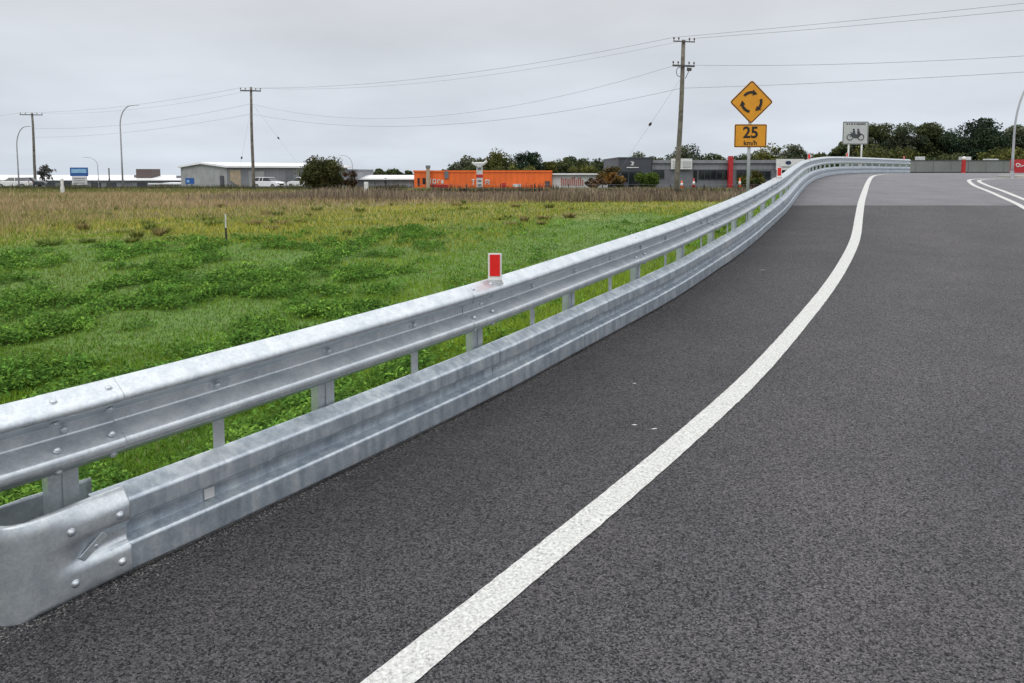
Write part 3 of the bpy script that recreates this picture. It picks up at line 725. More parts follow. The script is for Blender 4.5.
def dry_weeds(n, x0, x1, ya, yb, h, cols, name, label):
    X = rng.uniform(x0, x1, n); Y = ya + rng.uniform(0, yb - ya, n) + .0 * X; Z = zground(X, Y)
    H = h * rng.uniform(.25, 1.1, n) ** 1.0 * (1 + .45 * noise2(X, Y, .5, 31)); W_ = rng.uniform(.02, .06, n)
    la = rng.uniform(0, 6.28, n); le = H * rng.uniform(0, .35, n); a = rng.uniform(0, 3.14, n)
    kk = left_dist(X, Y) > 2.5; kk &= (X > x0 + (x1 - x0) * .25 * rng.random(n) ** 1.5); X, Y, Z, H, W_, la, le, a = (q[kk] for q in (X, Y, Z, H, W_, la, le, a)); n = len(X)
    base = np.stack([X, Y, Z], 1); tip = base + np.stack([np.cos(la) * le, np.sin(la) * le, H], 1); w = np.stack([np.cos(a) * W_, np.sin(a) * W_, 0 * W_], 1)
    V = np.stack([base - w * .5, base + w * .5, tip + w * .3, tip - w * .3], 1).reshape(-1, 3); i = np.arange(n)[:, None] * 4
    c = np.array(cols)[rng.integers(0, len(cols), n)] * rng.uniform(.6, 1.3, (n, 1)) * (1 + .25 * noise2(X, Y, .4, 33))[:, None]
    o = scatter_mesh(name, V, np.concatenate([i + [0, 1, 2], i + [0, 2, 3]], 0), np.repeat(np.clip(c, .01, .9), 4, 0), M['blade']); tag(o, label, 'weeds', kind='stuff'); return o
BR = [(.20, .155, .12), (.25, .19, .14), (.32, .26, .18), (.13, .10, .08), (.34, .29, .19)]
dry_weeds(38000, -24, 30, 50, 63, .62, BR, 'dry_weeds', 'tall reddish brown dead weeds along the fence at the far side of the field')
dry_weeds(9000, -75, -13, 88, 94, .6, [(.10, .10, .05), (.13, .11, .06), (.08, .07, .045), (.08, .12, .035)], 'dry_weeds', 'low mixed brown and green weeds along the far left edge of the field')
dry_weeds(5000, -14, 30, 64, 68, .8, [(.05, .035, .035), (.07, .045, .04), (.09, .06, .05)], 'dry_weeds', 'dark red-brown dead weeds behind the wire fence')

def crown_mesh(cx, cy, z0, w, h, nclump, nleaf, size, cols, seed, squash=.7, spread=1.):
    r = np.random.default_rng(seed)
    # clump centres fill an uneven ellipsoid
    P = r.normal(0, 1, (nclump, 3)); P /= np.linalg.norm(P, axis=1)[:, None]; P *= (r.random((nclump, 1)) ** .45) * spread
    P[:, 2] = P[:, 2] * .95
    ctr = np.stack([cx + P[:, 0] * w * .42, cy + P[:, 1] * w * .38, z0 + h * .5 + P[:, 2] * h * .43], 1)
    cr = r.uniform(.12, .27, nclump) * min(w, h * 1.3)
    per = nleaf // nclump
    Q = r.normal(0, 1, (nclump, per, 3)); Q /= np.linalg.norm(Q, axis=2)[:, :, None]; Q *= r.random((nclump, per, 1)) ** .4; Q[:, :, 2] *= squash
    C = (ctr[:, None, :] + Q * cr[:, None, None]).reshape(-1, 3); n = len(C)
    A = r.normal(0, 1, (n, 3)); A /= np.linalg.norm(A, axis=1)[:, None]; B = r.normal(0, 1, (n, 3)); B -= A * (A * B).sum(1)[:, None]; B /= np.linalg.norm(B, axis=1)[:, None]
    L = size * r.uniform(.5, 1.3, (n, 1))
    V = np.stack([C - A * L, C + B * L * .5, C + A * L, C - B * L * .5], 1).reshape(-1, 3); i = np.arange(n)[:, None] * 4
    cc = np.array(cols)[r.integers(0, len(cols), nclump)] * r.uniform(.7, 1.35, (nclump, 1))
    T = np.repeat(cc, per, 0) * r.uniform(.65, 1.4, (n, 1))
    return V, np.concatenate([i + [0, 1, 2], i + [0, 2, 3]], 0), np.repeat(T, 4, 0), ctr
DG = [(.05, .066, .03), (.068, .085, .036), (.085, .1, .042)]
OL = [(.10, .108, .03), (.125, .128, .035), (.08, .09, .028)]
EU = [(.09, .105, .062), (.12, .13, .078), (.066, .084, .05)]
VD = [(.028, .046, .028), (.038, .056, .03)]
def tree(px, w_px, ytop, Y, label, name='tree', cols=DG, nclump=26, nleaf=5200, base_h=None, trunk_frac=.3, group=None, squash=.7, seed=None, gz_=None, cat='tree'):
    seed = seed if seed is not None else int(px * 13 + ytop)
    top = at(px, ytop, Y); x = top.x; g = gz(x, Y) if gz_ is None else gz_; h = top.z - g; w = w_px / F * Y
    e = empty(name, (x, Y, g), label=label, cat=cat, group=group)
    z0 = g + h * trunk_frac
    V, f, T, ctr = crown_mesh(x, Y, z0, w, h * (1 - trunk_frac), nclump, nleaf, max(.10, Y * .0018), cols, seed, squash)
    scatter_mesh('crown', V, f, T, M['leaf'], e, e.location)
    r = random.Random(seed); mb = MB(); tr = max(.06, h * .022)
    fork = Vector((x, Y, g + h * max(.15, trunk_frac * .8)))
    mb.tube([(x, Y, g - .2), (x + .1, Y, (g + fork.z) / 2), fork], [tr * 1.3, tr, tr * .85], 8)
    for c in ctr[:: max(1, len(ctr) // 9)]:
        c = Vector(c); m = (fork + c) / 2 + Vector((r.uniform(-.3, .3), 0, -h * .03)); mb.tube([fork, m, c], [tr * .6, tr * .35, tr * .12], 6)
    wbuild(mb, 'trunk', M['bark'], e, smooth=True)
    return e
G1 = 'trees behind the orange building'; G2 = 'trees behind the grey dealership'; G3 = 'trees behind the road crest'
T1 = [(362, 10, 169, DG, 'tiny dark tree top just right of the round bush, over the white roof'), (377, 15, 167, DG, 'small dark tree above the middle of the long white roof'), (394, 18, 167, DG, 'small dark tree above the right part of the long white roof'), (408, 12, 169, DG, 'lowest small dark tree at the left end of the orange building'),
      (444, 30, 169, DG, 'low dark tree behind the left end of the orange building'), (462, 26, 162, EU, 'loose grey-green gum tree left of the white sign tower'), (474, 30, 156, EU, 'open gum tree directly behind the white sign tower'), (500, 36, 152, OL, 'broad olive-green tree between the sign tower and the round dark tree'),
      (529, 27, 148.5, VD, 'round very dark conifer-like tree above the orange building'), (549, 15, 159, OL, 'small olive tree right of the round dark tree'), (566, 30, 157, DG, 'mid-height dark tree above the join of orange and white walls'), (583, 40, 154, DG, 'wide dark tree above the white wall'), (604, 26, 160, DG, 'sloping dark tree left of the dark showroom'), (618, 18, 167, DG, 'lowest dark tree touching the dark showroom corner')]
for px, w, yt, cc, l in T1:
    tree(px, w * 1.15, yt, 165 + (px * 7 % 23), l, cols=cc, group=G1, nclump=34 if cc is not VD else 60, nleaf=5200, trunk_frac=.12)
for px, w, yt, cc, l in [(517, 60, 163, OL, 'low olive scrub tree filling the gap behind the orange wall'), (470, 70, 167, DG, 'low dark scrub tree behind the orange wall left half'), (590, 60, 165, OL, 'low olive scrub tree behind the white wall')]:
    tree(px, w, yt, 160, l, cols=cc, group=G1, nclump=40, nleaf=5000, trunk_frac=.05, name='scrub_tree')
T2 = [(638, 30, 152, EU, 'gum tree showing over the dark showroom'), (656, 20, 155, EU, 'narrow gum tree between showroom and power pole'), (683, 34, 143, EU, 'tallest gum tree directly behind the wooden power pole'), (713, 32, 151, DG, 'dark rounded tree left of the red pillar'), (741, 38, 150, DG, 'dark tree behind the speed plate post'),
      (768, 40, 146, OL, 'olive tree right of the speed plate post'), (796, 30, 142, EU, 'gum tree above the white oval sign'), (815, 16, 151, OL, 'small tree at the bend of the barrier')]
for px, w, yt, cc, l in T2:
    tree(px, w * 1.2, yt, 140 + (px * 5 % 17), l, cols=cc, group=G2, nclump=34, nleaf=5600, trunk_frac=.15)
T3 = [(862, 30, 129, EU, 'middle-height gum tree directly behind the motorcycle sign'), (846, 26, 138, DG, 'dark tree left of the motorcycle sign'), (875, 40, 119, DG, 'tall clumpy gum tree right of the motorcycle sign'), (903, 36, 123, EU, 'open gum tree with sky gaps, second right of the motorcycle sign'), (933, 46, 124, DG, 'broad domed gum tree above the red bollard pillar'),
      (979, 56, 117, VD, 'biggest dense dark tree on the right'), (1018, 34, 124, EU, 'pale thin gum tree right of the street lamp'), (1050, 40, 128, DG, 'dark tree at the right edge of the view')]
for px, w, yt, cc, l in T3:
    tree(px, w * 1.12, yt - 3, 118 + (px * 3 % 11), l, cols=cc, group=G3, nclump=40 if cc is not VD else 56, nleaf=19000, trunk_frac=.12, squash=.6)
for px, w, yt, cc, l in [(868, 48, 146, OL, 'low olive shrub mass below the motorcycle sign'), (905, 40, 147, OL, 'low olive shrub by the far barrier end'), (945, 46, 150, DG, 'low dark shrub behind the red pillar'), (1002, 44, 142, OL, 'low olive shrub left of the street lamp'), (1040, 40, 146, OL, 'low olive shrub behind the red sign'), (826, 30, 152, OL, 'low olive shrub where the barrier tops the rise')]:
    tree(px, w * 1.1, yt, 112, l, cols=cc, nclump=44, nleaf=8000, trunk_frac=.04, name='shrub', group='low shrubs behind the road crest', cat='shrub')
# shrubs in the field
tree(322, 42, 159, 85, 'big round dark green bush by the grey shed and parked cars', name='bush', cols=[(.055, .062, .022), (.07, .075, .028), (.085, .08, .03)], nclump=60, nleaf=16000, trunk_frac=.02, squash=.9, cat='bush')
tree(349, 18, 170, 84, 'small rusty brown bush against the big round bush', name='bush', cols=[(.08, .05, .03), (.06, .05, .03)], nclump=20, nleaf=2600, trunk_frac=.02, cat='bush')
tree(612, 32, 168, 102, 'orange-brown autumn shrub left of the dark showroom', name='bush', cols=[(.22, .12, .03), (.16, .09, .03), (.10, .08, .03)], nclump=24, nleaf=5000, trunk_frac=.03, cat='bush')
tree(596, 22, 177, 97, 'low bare brown shrub in front of the white wall', name='bush', cols=[(.14, .09, .05), (.10, .07, .045)], nclump=16, nleaf=1600, trunk_frac=.03, cat='bush')
tree(649, 26, 171.5, 100, 'rounded bright green shrub in front of the showroom', name='bush', cols=[(.05, .085, .015), (.07, .11, .02)], nclump=26, nleaf=5000, trunk_frac=.02, cat='bush')
tree(752, 26, 171, 101, 'green and yellow shrub by the base of the speed plate post', name='bush', cols=[(.05, .07, .02), (.09, .09, .025)], nclump=22, nleaf=3600, trunk_frac=.02, cat='bush')
tree(463, 12, 188, 66, 'small dark reed tuft at the foot of the weeds', name='bush', cols=[(.05, .045, .02), (.03, .03, .015)], nclump=10, nleaf=1000, trunk_frac=.02, cat='bush')
tree(44, 17, 163, 140, 'sparse small tree by the left power pole', name='tree', cols=[(.09, .09, .085), (.07, .075, .07)], nclump=18, nleaf=500, trunk_frac=.2)

# ------------------------------------------------------------------ buildings
def quadwall(name, m, par, poly, thick=.2):
    """vertical polygon given as world points (front face), pushed back by thick"""
    mb = MB(); P = [Vector(p) for p in poly]; n = (P[1] - P[0]).cross(P[2] - P[1]).normalized()
    if n.y < 0: n = -n
    k = len(P); mb.add(P + [p + n * thick for p in P], [tuple(range(k)), tuple(range(k, 2 * k))[::-1]] + [(i, i + k, (i + 1) % k + k, (i + 1) % k) for i in range(k)])
    return wbuild(mb, name, m, par)
def slab(par, name, m, x0, x1, y0, y1, z0, z1, bevel=0):
    mb = MB(); mb.box(((x0 + x1) / 2, (y0 + y1) / 2, (z0 + z1) / 2), (x1 - x0, y1 - y0, z1 - z0)); return wbuild(mb, name, m, par, bevel=bevel)
def X_(px, Y): return at(px, HY, Y).x
def Z_(py, Y): return at(512, py, Y).z

# grey gabled shed
A = Vector((-55.3, 124, 0)); B = Vector((-43, 112, 0)); D = Vector((14.9, 14.9, 0)); C_ = B + D; E_ = A + D
g = gz(-45, 118) - .1; eave = Z_(167.4, 112); ridge = Z_(164.6, 118)
sh = empty('shed', (B.x, B.y, g), label='large light grey gabled shed with white roof at the left behind the cars', cat='shed')
mb = MB(); mid = (A + B) / 2
def up(v, z): return Vector((v.x, v.y, z))
bld = [up(A, g), up(B, g), up(B, eave), up(mid, ridge), up(A, eave)]; bk = [p + D for p in bld]
mb.add(bld + bk, [(0, 1, 2, 3, 4), (9, 8, 7, 6, 5), (0, 4, 9, 5)]); wbuild(mb, 'gable_wall', M['lightgrey'], sh)
mb = MB(); mb.add([up(B, g), up(C_, g), up(C_, eave), up(B, eave)], [(0, 1, 2, 3)]); w = wbuild(mb, 'side_wall', M['grey'], sh, solid=.1)
nD = D.normalized(); nA = (A - B).normalized()
mb = MB()
for v0, v1 in ((B, mid), (A, mid)):
    o0 = (v0 - v1).normalized() * .5
    p = [up(v0 + o0 - nD * .4, eave - .02), up(v0 + o0 + D + nD * .4, eave - .02), up(v1 + D + nD * .4, ridge + .1), up(v1 - nD * .4, ridge + .1)]
    mb.add(p + [q + Vector((0, 0, .28)) for q in p], [(0, 1, 2, 3), (4, 7, 6, 5), (0, 4, 5, 1), (1, 5, 6, 2), (2, 6, 7, 3), (3, 7, 4, 0)])
wbuild(mb, 'roof', M['roof'], sh)
for t0, t1 in ((.46, .52), (.16, .28)):
    a = B + D * t0 - nA * .03; b = B + D * t1 - nA * .03; quadwall('door', M['midgrey'] if t0 > .3 else M['lightgrey'], sh, [up(a, g), up(b, g), up(b, g + 2.8), up(a, g + 2.8)], -.04)
a = B + nA * 1.0; b = B + nA * 2.2; quadwall('door', M['darkgrey'], sh, [up(a, g) - Vector((.08, .08, 0)), up(b, g) - Vector((.08, .08, 0)), up(b, g + 2.1) - Vector((.08, .08, 0)), up(a, g + 2.1) - Vector((.08, .08, 0))], .05)
a = B + D * .02 - nA * .05; b = B + D * .10 - nA * .05; quadwall('wall_panel', M['beige'], sh, [up(a, g + 1.4), up(b, g + .2), up(b, eave - .4), up(a, eave - .4)], -.03)

def longbuilding(name, label, x0p, x1p, Y, ytop, ybase, wallm, roofm, roof_px, cat='building', depth=16, wins=(), roofdepth=None, ybelow=None):
    x0, x1 = X_(x0p, Y), X_(x1p, Y); zt = Z_(ytop, Y); g = min(gz((x0 + x1) / 2, Y), Z_(ybase, Y)) - .15; ze = Z_(ytop + roof_px, Y)
    e = empty(name, ((x0 + x1) / 2, Y, g), label=label, cat=cat)
    slab(e, 'wall', wallm, x0, x1, Y, Y + depth, g, ze)
    if roof_px:
        mb = MB(); o = .5
        mb.add([(x0 - o, Y - o, ze), (x1 + o, Y - o, ze), (x1 + o, Y + depth / 2, zt), (x0 - o, Y + depth / 2, zt), (x1 + o, Y + depth + o, ze), (x0 - o, Y + depth + o, ze)], [(0, 1, 2, 3), (3, 2, 4, 5), (0, 3, 5), (1, 4, 2)])
        mb.box(((x0 + x1) / 2, Y - o - .05, ze + .06), (x1 - x0 + 2 * o, .1, .22)); wbuild(mb, 'roof', roofm, e)
    return e, x0, x1, g, ze
e, x0, x1, g, ze = longbuilding('warehouse', 'very long low warehouse with white roof at the far left', -30, 186, 165, 175.2, 187, M['grey'], M['roof'], 5.2)
for k in range(14):
    a = x0 + 3 + k * 3.4; slab(e, 'door', M['darkgrey'] if k % 3 else M['midgrey'], a, a + 2.2, 164.93, 165.05, g, min(g + 2.3, ze - .5))
slab(e, 'roof_plant', M['brown'], X_(136, 168), X_(152, 168), 168, 172, Z_(178, 168), Z_(169, 168)); slab(e, 'roof_plant', M['midgrey'], X_(131.5, 168), X_(136, 168), 169, 171, Z_(178, 168), Z_(175, 168))
slab(e, 'roof_plant', M['midgrey'], X_(176, 168), X_(180, 168), 168, 170, Z_(182, 168), Z_(175.5, 168))
e, x0, x1, g, ze = longbuilding('low_wall_building', 'low pale shed with a flat front beside the blue road sign', 152, 200, 128, 183, 188, M['offwhite'], M['roof'], 1)
e, x0, x1, g, ze = longbuilding('warehouse', 'long grey building with bright white roof right of the round bush', 356, 413, 132, 175.2, 187, M['grey'], M['roof'], 4.2)
slab(e, 'door', M['darkgrey'], X_(384.5, 132), X_(386.5, 132), 131.9, 132.05, g, ze + .3)
for px in (362, 374, 395, 405): slab(e, 'panel_joint', M['midgrey'], X_(px, 132), X_(px + .6, 132), 131.93, 132.05, g, ze)
e, x0, x1, g, ze = longbuilding('annex', 'tall narrow grey block between the round bush and the white-roofed building', 340, 356, 130, 171.3, 187, M['grey'], M['grey'], 0)
slab(e, 'parapet', M['midgrey'], x0 - .1, x1 + .1, 129.9, 146, ze, ze + .35)
# orange building
Y = 118
e, x0, x1, g, ze = longbuilding('orange_building', 'long bright orange commercial building with white lettering marks', 414, 552, Y, 172.3, 187.5, M['orange'], M['orange'], 0)
slab(e, 'parapet', M['orange'], x0 - .1, x1 + .05, Y - .12, Y + 16, ze, ze + .3)
for a, b, t, bt, m in ((417.5, 419.5, 178, 186, 'black'), (422.5, 425.5, 178, 184, 'black'), (502, 506, 183, 187.5, 'red'), (545, 550, 181, 187, 'brown')):
    slab(e, 'door', M[m], X_(a, Y), X_(b, Y), Y - .07, Y + .1, Z_(bt, Y), Z_(t, Y))
slab(e, 'window', M['offwhite'], X_(513, Y), X_(521, Y), Y - .06, Y + .1, Z_(187, Y), Z_(184, Y))
mb = MB()
for i, (a, b, t, bt) in enumerate([(430, 431, 178.5, 183.5), (432.5, 436, 179, 180), (432.5, 436, 182.5, 183.5), (432.5, 433.4, 180, 182.5), (435.2, 436, 180, 182.5), (437.5, 440, 179.5, 180.3), (437.5, 438.2, 180.3, 183.3), (441, 443.5, 180, 183.4),
                                  (471.5, 475, 179.2, 180.2), (472.8, 473.6, 180.2, 185), (485.2, 489.5, 179.6, 180.6), (485.2, 486, 180.6, 184.6), (488.6, 489.5, 180.6, 184.6), (485.2, 489.5, 182.1, 182.8)]):
    mb.box(((X_(a, Y) + X_(b, Y)) / 2, Y - .06, (Z_(t, Y) + Z_(bt, Y)) / 2), (X_(b, Y) - X_(a, Y), .08, Z_(t, Y) - Z_(bt, Y)))
wbuild(mb, 'lettering', M['white'], e)
slab(e, 'wall_panel', M['red'], X_(426, Y), X_(448, Y), Y - .03, Y + .1, g, Z_(184.5, Y))
slab(e, 'chimney', M['beige'], X_(426.2, 116.5), X_(429.4, 116.5), 116.4, 117.4, g, Z_(166.5, 116.5)); 
slab(e, 'chimney_cap', M['midgrey'], X_(425.8, 116.5), X_(429.8, 116.5), 116.3, 117.5, Z_(168, 116.5), Z_(165.4, 116.5))
slab(e, 'grey_sign', M['midgrey'], X_(444.5, Y), X_(448.5, Y), Y - .2, Y - .12, Z_(178.5, Y), Z_(171, Y))
e, x0, x1, g, ze = longbuilding('white_building', 'long white wall with faded red painted marks joined to the orange building', 552.3, 608, 119, 173.6, 187.5, M['offwhite'], M['roof'], .8)
mb = MB(); r = random.Random(3)
for k in range(11):
    a = 561 + k * 2.1; t = r.uniform(177, 180); mb.box((X_(a + .7, 119), 118.95, (Z_(t, 119) + Z_(185.5, 119)) / 2), (X_(a + 1.3, 119) - X_(a, 119), .08, Z_(t, 119) - Z_(185.5, 119)))
wbuild(mb, 'lettering', mat('faded_red_marks', (.42, .16, .12), .7), e)
# sign tower in front of the orange wall
Y = 114; g = gz(X_(479, Y), Y)
e = empty('sign_tower', (X_(479.5, Y), Y, g), label='slim white sign tower with stacked panels in front of the orange wall', cat='sign')
slab(e, 'mast', M['offwhite'], X_(476.5, Y), X_(482.5, Y), Y, Y + .5, g, Z_(163, Y))
for t, b in ((174.5, 177.5),): slab(e, 'panel', M['red'], X_(476.3, Y), X_(482.7, Y), Y - .08, Y + .1, Z_(b, Y), Z_(t, Y))
for t in (168, 180, 184, 187): slab(e, 'panel', M['midgrey'], X_(477.6, Y), X_(481.4, Y), Y - .06, Y + .1, Z_(t + 1.8, Y), Z_(t, Y))
mb = MB()
for a, b in (((479.5, 167), (472, 162.5)), ((479.5, 167), (487, 161)), ((479.5, 165), (475, 163.8)), ((475, 163.6), (485, 163.6))):
    mb.tube([Vector((X_(a[0], Y), Y, Z_(a[1], Y))), Vector((X_(b[0], Y), Y, Z_(b[1], Y)))], .22, 6)
wbuild(mb, 'head_frame', M['offwhite'], e)

# dark showroom + grey dealership
Y = 110; g = gz(X_(700, Y), Y) - .2
e = empty('showroom', (X_(636, Y), Y, g), label='dark charcoal showroom with small white emblem above its glass front', cat='building')
x0, x1 = X_(618.5, Y), X_(651.5, Y); zt = Z_(158.5, Y)
slab(e, 'wall', M['darkgrey'], x0, x1, Y, Y + 18, g, zt); slab(e, 'parapet', M['darkgrey'], x0 - .1, x1 + .1, Y - .1, Y + 18.1, zt, zt + .2)
slab(e, 'window', M['glass'], X_(621.5, Y), X_(628, Y), Y - .06, Y + .1, Z_(182, Y), Z_(171.5, Y)); slab(e, 'window', M['glass'], X_(629, Y), X_(641, Y), Y - .06, Y + .1, g, Z_(171.5, Y))
mb = MB(); mb.box((X_(632.5, Y), Y - .1, Z_(167.5, Y)), (1.75, .1, .13)); mb.box((X_(632, Y), Y - .1, Z_(164.9, Y)), (.42, .1, .13)); mb.box((X_(632.2, Y), Y - .1, Z_(163.6, Y)), (.16, .1, .3)); mb.box((X_(631.9, Y), Y - .1, Z_(161.8, Y)), (.42, .1, .12)); mb.box((X_(633.2, Y), Y - .1, Z_(162.4, Y)), (.14, .1, .3))
wbuild(mb, 'emblem', M['white'], e)
Y = 111
e = empty('dealership', (X_(730, Y), Y, g), label='long flat-roofed mid-grey dealership with strip windows and red pillar', cat='building')
x0, x1 = X_(652, Y), X_(806, Y); zt = Z_(160, Y)
slab(e, 'wall', M['midgrey'], x0, x1, Y, Y + 20, g, zt - .5); slab(e, 'fascia', M['grey'], x0 - .02, x1 + .2, Y - .35, Y + 20, zt - .48, zt)
slab(e, 'wall_band', M['grey'], x0, x1, Y - .05, Y + .1, Z_(169.5, Y), zt - .5)
for a, b, t, bt in ((653.5, 664, 169.8, 178.5), (698.5, 728.5, 170, 179.5), (693, 697, 170, 182), (736.5, 749, 170, 179.5), (752, 770.5, 171, 179.5), (780, 800, 171, 180)):
    w_ = slab(e, 'window', M['glass'], X_(a, Y), X_(b, Y), Y - .09, Y + .1, Z_(bt, Y), Z_(t, Y)); w_.parent = e
    n = max(1, int((b - a) / 6)); mb = MB()
    for zz in (Z_(bt, Y) + .03, Z_(t, Y) - .03): mb.box(((X_(a, Y) + X_(b, Y)) / 2, Y - .12, zz), (X_(b, Y) - X_(a, Y), .05, .06))
    for k in range(n + 1): mb.box((X_(a + (b - a) * k / n, Y), Y - .12, (Z_(bt, Y) + Z_(t, Y)) / 2), (.06, .05, Z_(t, Y) - Z_(bt, Y)))
    f_ = wbuild(mb, 'frame', M['darkgrey'], e); f_.parent = w_; f_.location = (0, 0, 0)
slab(e, 'pillar', M['red'], X_(728.8, Y - 1), X_(733, Y - 1), Y - 1, Y - .3, g, Z_(156, Y - 1))
s1 = slab(e, 'sign_panel', M['white'], X_(671, Y - .6), X_(692, Y - .6), Y - .6, Y - .4, Z_(169.2, Y - .6), Z_(158.6, Y - .6)); s1['label'] = 'white sign panel on the roof edge behind the power pole'
for k in range(2): slab(e, 'sign_panel_mark', M['signback'], X_(673 + k * 10, Y - .7), X_(681 + k * 10, Y - .7), Y - .68, Y - .62, Z_(167.5, Y), Z_(161, Y))
s2 = slab(e, 'sign_panel', M['white'], X_(776, Y - .6), X_(804, Y - .6), Y - .6, Y - .4, Z_(170, Y - .6), Z_(159, Y - .6)); s2['label'] = 'white sign panel with dark blue oval emblem'
mb = MB(); mb.prism([(.42 * math.cos(t), .27 * math.sin(t)) for t in np.linspace(0, 2 * math.pi, 24, endpoint=False)], .05, (X_(786.5, Y), Y - .62, Z_(162.7, Y)), (1, 0, 0), (0, 0, 1))
wbuild(mb, 'emblem', M['navy'], e)
mb = MB(); mb.box((X_(784.5, Y), Y - .64, Z_(166.8, Y)), (1.9, .04, .1)); wbuild(mb, 'lettering', M['grey'], e)
# grey fascia building beyond the crest
Y = 88; g = gz(X_(950, Y), Y)
e = empty('dealership', (X_(950, Y), Y, g), label='low grey fascia building beyond the road crest at right', cat='building')
x0, x1 = X_(893, Y), X_(1040, Y)
slab(e, 'fascia', M['fascia'], x0, x1, Y - 1.2, Y + 14, Z_(171.9, Y), Z_(161, Y)); slab(e, 'wall', M['glass'], x0 + .4, x1 - .4, Y, Y + 13.5, g - .4, Z_(171.9, Y) - .004)
slab(e, 'fascia_cap', M['darkgrey'], x0 - .05, x1 + .05, Y - 1.25, Y + 14, Z_(161, Y) + .003, Z_(160.2, Y))
for k in range(9): slab(e, 'panel_joint', M['midgrey'], x0 + 2 + k * 2.05, x0 + 2.04 + k * 2.05, Y - 1.23, Y - 1.1, Z_(171.8, Y), Z_(161.1, Y))
for a, b, t, bt in ((928, 934, 156.3, 161), (973, 981, 156.5, 161), (998, 1009, 158.6, 161)):
    slab(e, 'roof_unit', M['offwhite'], X_(a, Y), X_(b, Y), Y + 2, Y + 3, Z_(bt, Y), Z_(t, Y), bevel=.05)
Yp = 84; mb = MB(); mb.box((X_(963.3, Yp), Yp, (Z_(159.5, Yp) + gz(X_(963, Yp), Yp)) / 2), (.36, .3, Z_(159.5, Yp) - gz(X_(963, Yp), Yp)))
e2 = empty('entrance_pillar', (X_(963.3, Yp), Yp, gz(X_(963, Yp), Yp)), label='red entrance pillar with white round top before the low grey building', cat='pillar')
wbuild(mb, 'column', M['red'], e2, bevel=.03)
mb = MB(); zc = Z_(158.3, Yp); mb.tube([(X_(963.3, Yp), Yp, zc - .2), (X_(963.3, Yp), Yp, zc - .12), (X_(963.3, Yp), Yp, zc + .1), (X_(963.3, Yp), Yp, zc + .22)], [.16, .24, .22, .06], 12); wbuild(mb, 'cap', M['white'], e2, smooth=True)
# red sign board on the right
Yp = 58; g = gz(X_(1018, Yp), Yp)
e = empty('sign_board', (X_(1025, Yp), Yp, g), label='red sign board with white swirl right of the street lamp', cat='sign')
slab(e, 'board', M['red'], X_(1010.5, Yp), X_(1042, Yp), Yp, Yp + .12, Z_(174, Yp), Z_(159.5, Yp))
for px in (1013, 1038): slab(e, 'leg', M['darkgrey'], X_(px, Yp), X_(px + 1.4, Yp), Yp + .13, Yp + .22, g, Z_(160, Yp))
mb = MB(); cx, cz = X_(1017.5, Yp), Z_(166, Yp)
mb.tube([(cx + .22 * math.cos(t) * (1 - .1 * t), Yp - .02, cz + .16 * math.sin(t) + .02 * t) for t in np.linspace(.3, 6.6, 22)], .03, 6)
mb.tube([(cx + .15, Yp - .02, cz - .05), (cx + .5, Yp - .02, cz + .05), (cx + .9, Yp - .02, cz - .02)], .03, 6); wbuild(mb, 'lettering', M['white'], e)

# ------------------------------------------------------------------ road signs
def vtext(body, size, loc, m, parent, off=.0, name='lettering'):
    c = bpy.data.curves.new(name, 'FONT'); c.body = body; c.size = size; c.align_x = 'CENTER'; c.align_y = 'CENTER'; c.extrude = .0015; c.offset = off
    t = bpy.data.objects.new('tmp', c); col.objects.link(t); bpy.context.view_layer.update()
    me = bpy.data.meshes.new_from_object(t); bpy.data.objects.remove(t); me.name = name; me.materials.clear(); me.materials.append(m)
    o = bpy.data.objects.new(name, me); col.objects.link(o); o.rotation_euler = (R(90), 0, 0); o.location = Vector(loc) - parent.location; o.parent = parent
    return o
Y = 14.4; dv = at(751.5, 102, Y); pv = at(750.5, 135.8, Y); g = gz(pv.x, Y)
e = empty('warning_sign', (pv.x, Y, g), label='amber diamond roundabout warning sign with a 25 speed plate on a thin pole', cat='sign')
mb = MB(); mb.tube([(pv.x - .015, Y + .04, g - .3), (pv.x - .005, Y + .04, dv.z + .35)], .03, 12); wbuild(mb, 'pole', M['polesteel'], e, smooth=True)
def rsq(h, r, rot):
    out = []
    for cx, cy, a0 in ((h - r, h - r, 0), (-h + r, h - r, 90), (-h + r, -h + r, 180), (h - r, -h + r, 270)):
        for k in range(5):
            a = R(a0 + k * 22.5); out.append((cx + r * math.cos(a), cy + r * math.sin(a)))
    c, s = math.cos(rot), math.sin(rot); return [(x * c - y * s, x * s + y * c) for x, y in out]
def rrect(w, h, r):
    out = []
    for cx, cy, a0 in ((w - r, h - r, 0), (-w + r, h - r, 90), (-w + r, -h + r, 180), (w - r, -h + r, 270)):
        for k in range(5):
            a = R(a0 + k * 22.5); out.append((cx + r * math.cos(a), cy + r * math.sin(a)))
    return out
hs = .297; rt = R(45)
def ring(outer, inner, depth, origin):
    mb = MB(); n = len(outer); O = Vector(origin)
    vs = [O + Vector((a, 0, b)) for a, b in outer] + [O + Vector((a, 0, b)) for a, b in inner]; vs += [v + Vector((0, depth, 0)) for v in vs]
    fs = []
    for k in range(n):
        j = (k + 1) % n; fs += [(k, j, j + n, k + n), (k + 2 * n, k + 3 * n, j + 3 * n, j + 2 * n), (k, k + 2 * n, j + 2 * n, j), (k + n, j + n, j + 3 * n, k + 3 * n)]
    return mb.add(vs, fs)
mb = MB(); mb.prism(rsq(hs, .045, rt), .004, dv + Vector((0, .004, 0)), (1, 0, 0), (0, 0, 1)); pl = wbuild(mb, 'diamond_plate', M['yellow'], e)
b = wbuild(ring(rsq(hs - .008, .04, rt), rsq(hs - .024, .03, rt), .002, dv + Vector((0, -.0035, 0))), 'border', M['signblack'], e); b.parent = pl; b.location = (0, 0, 0)
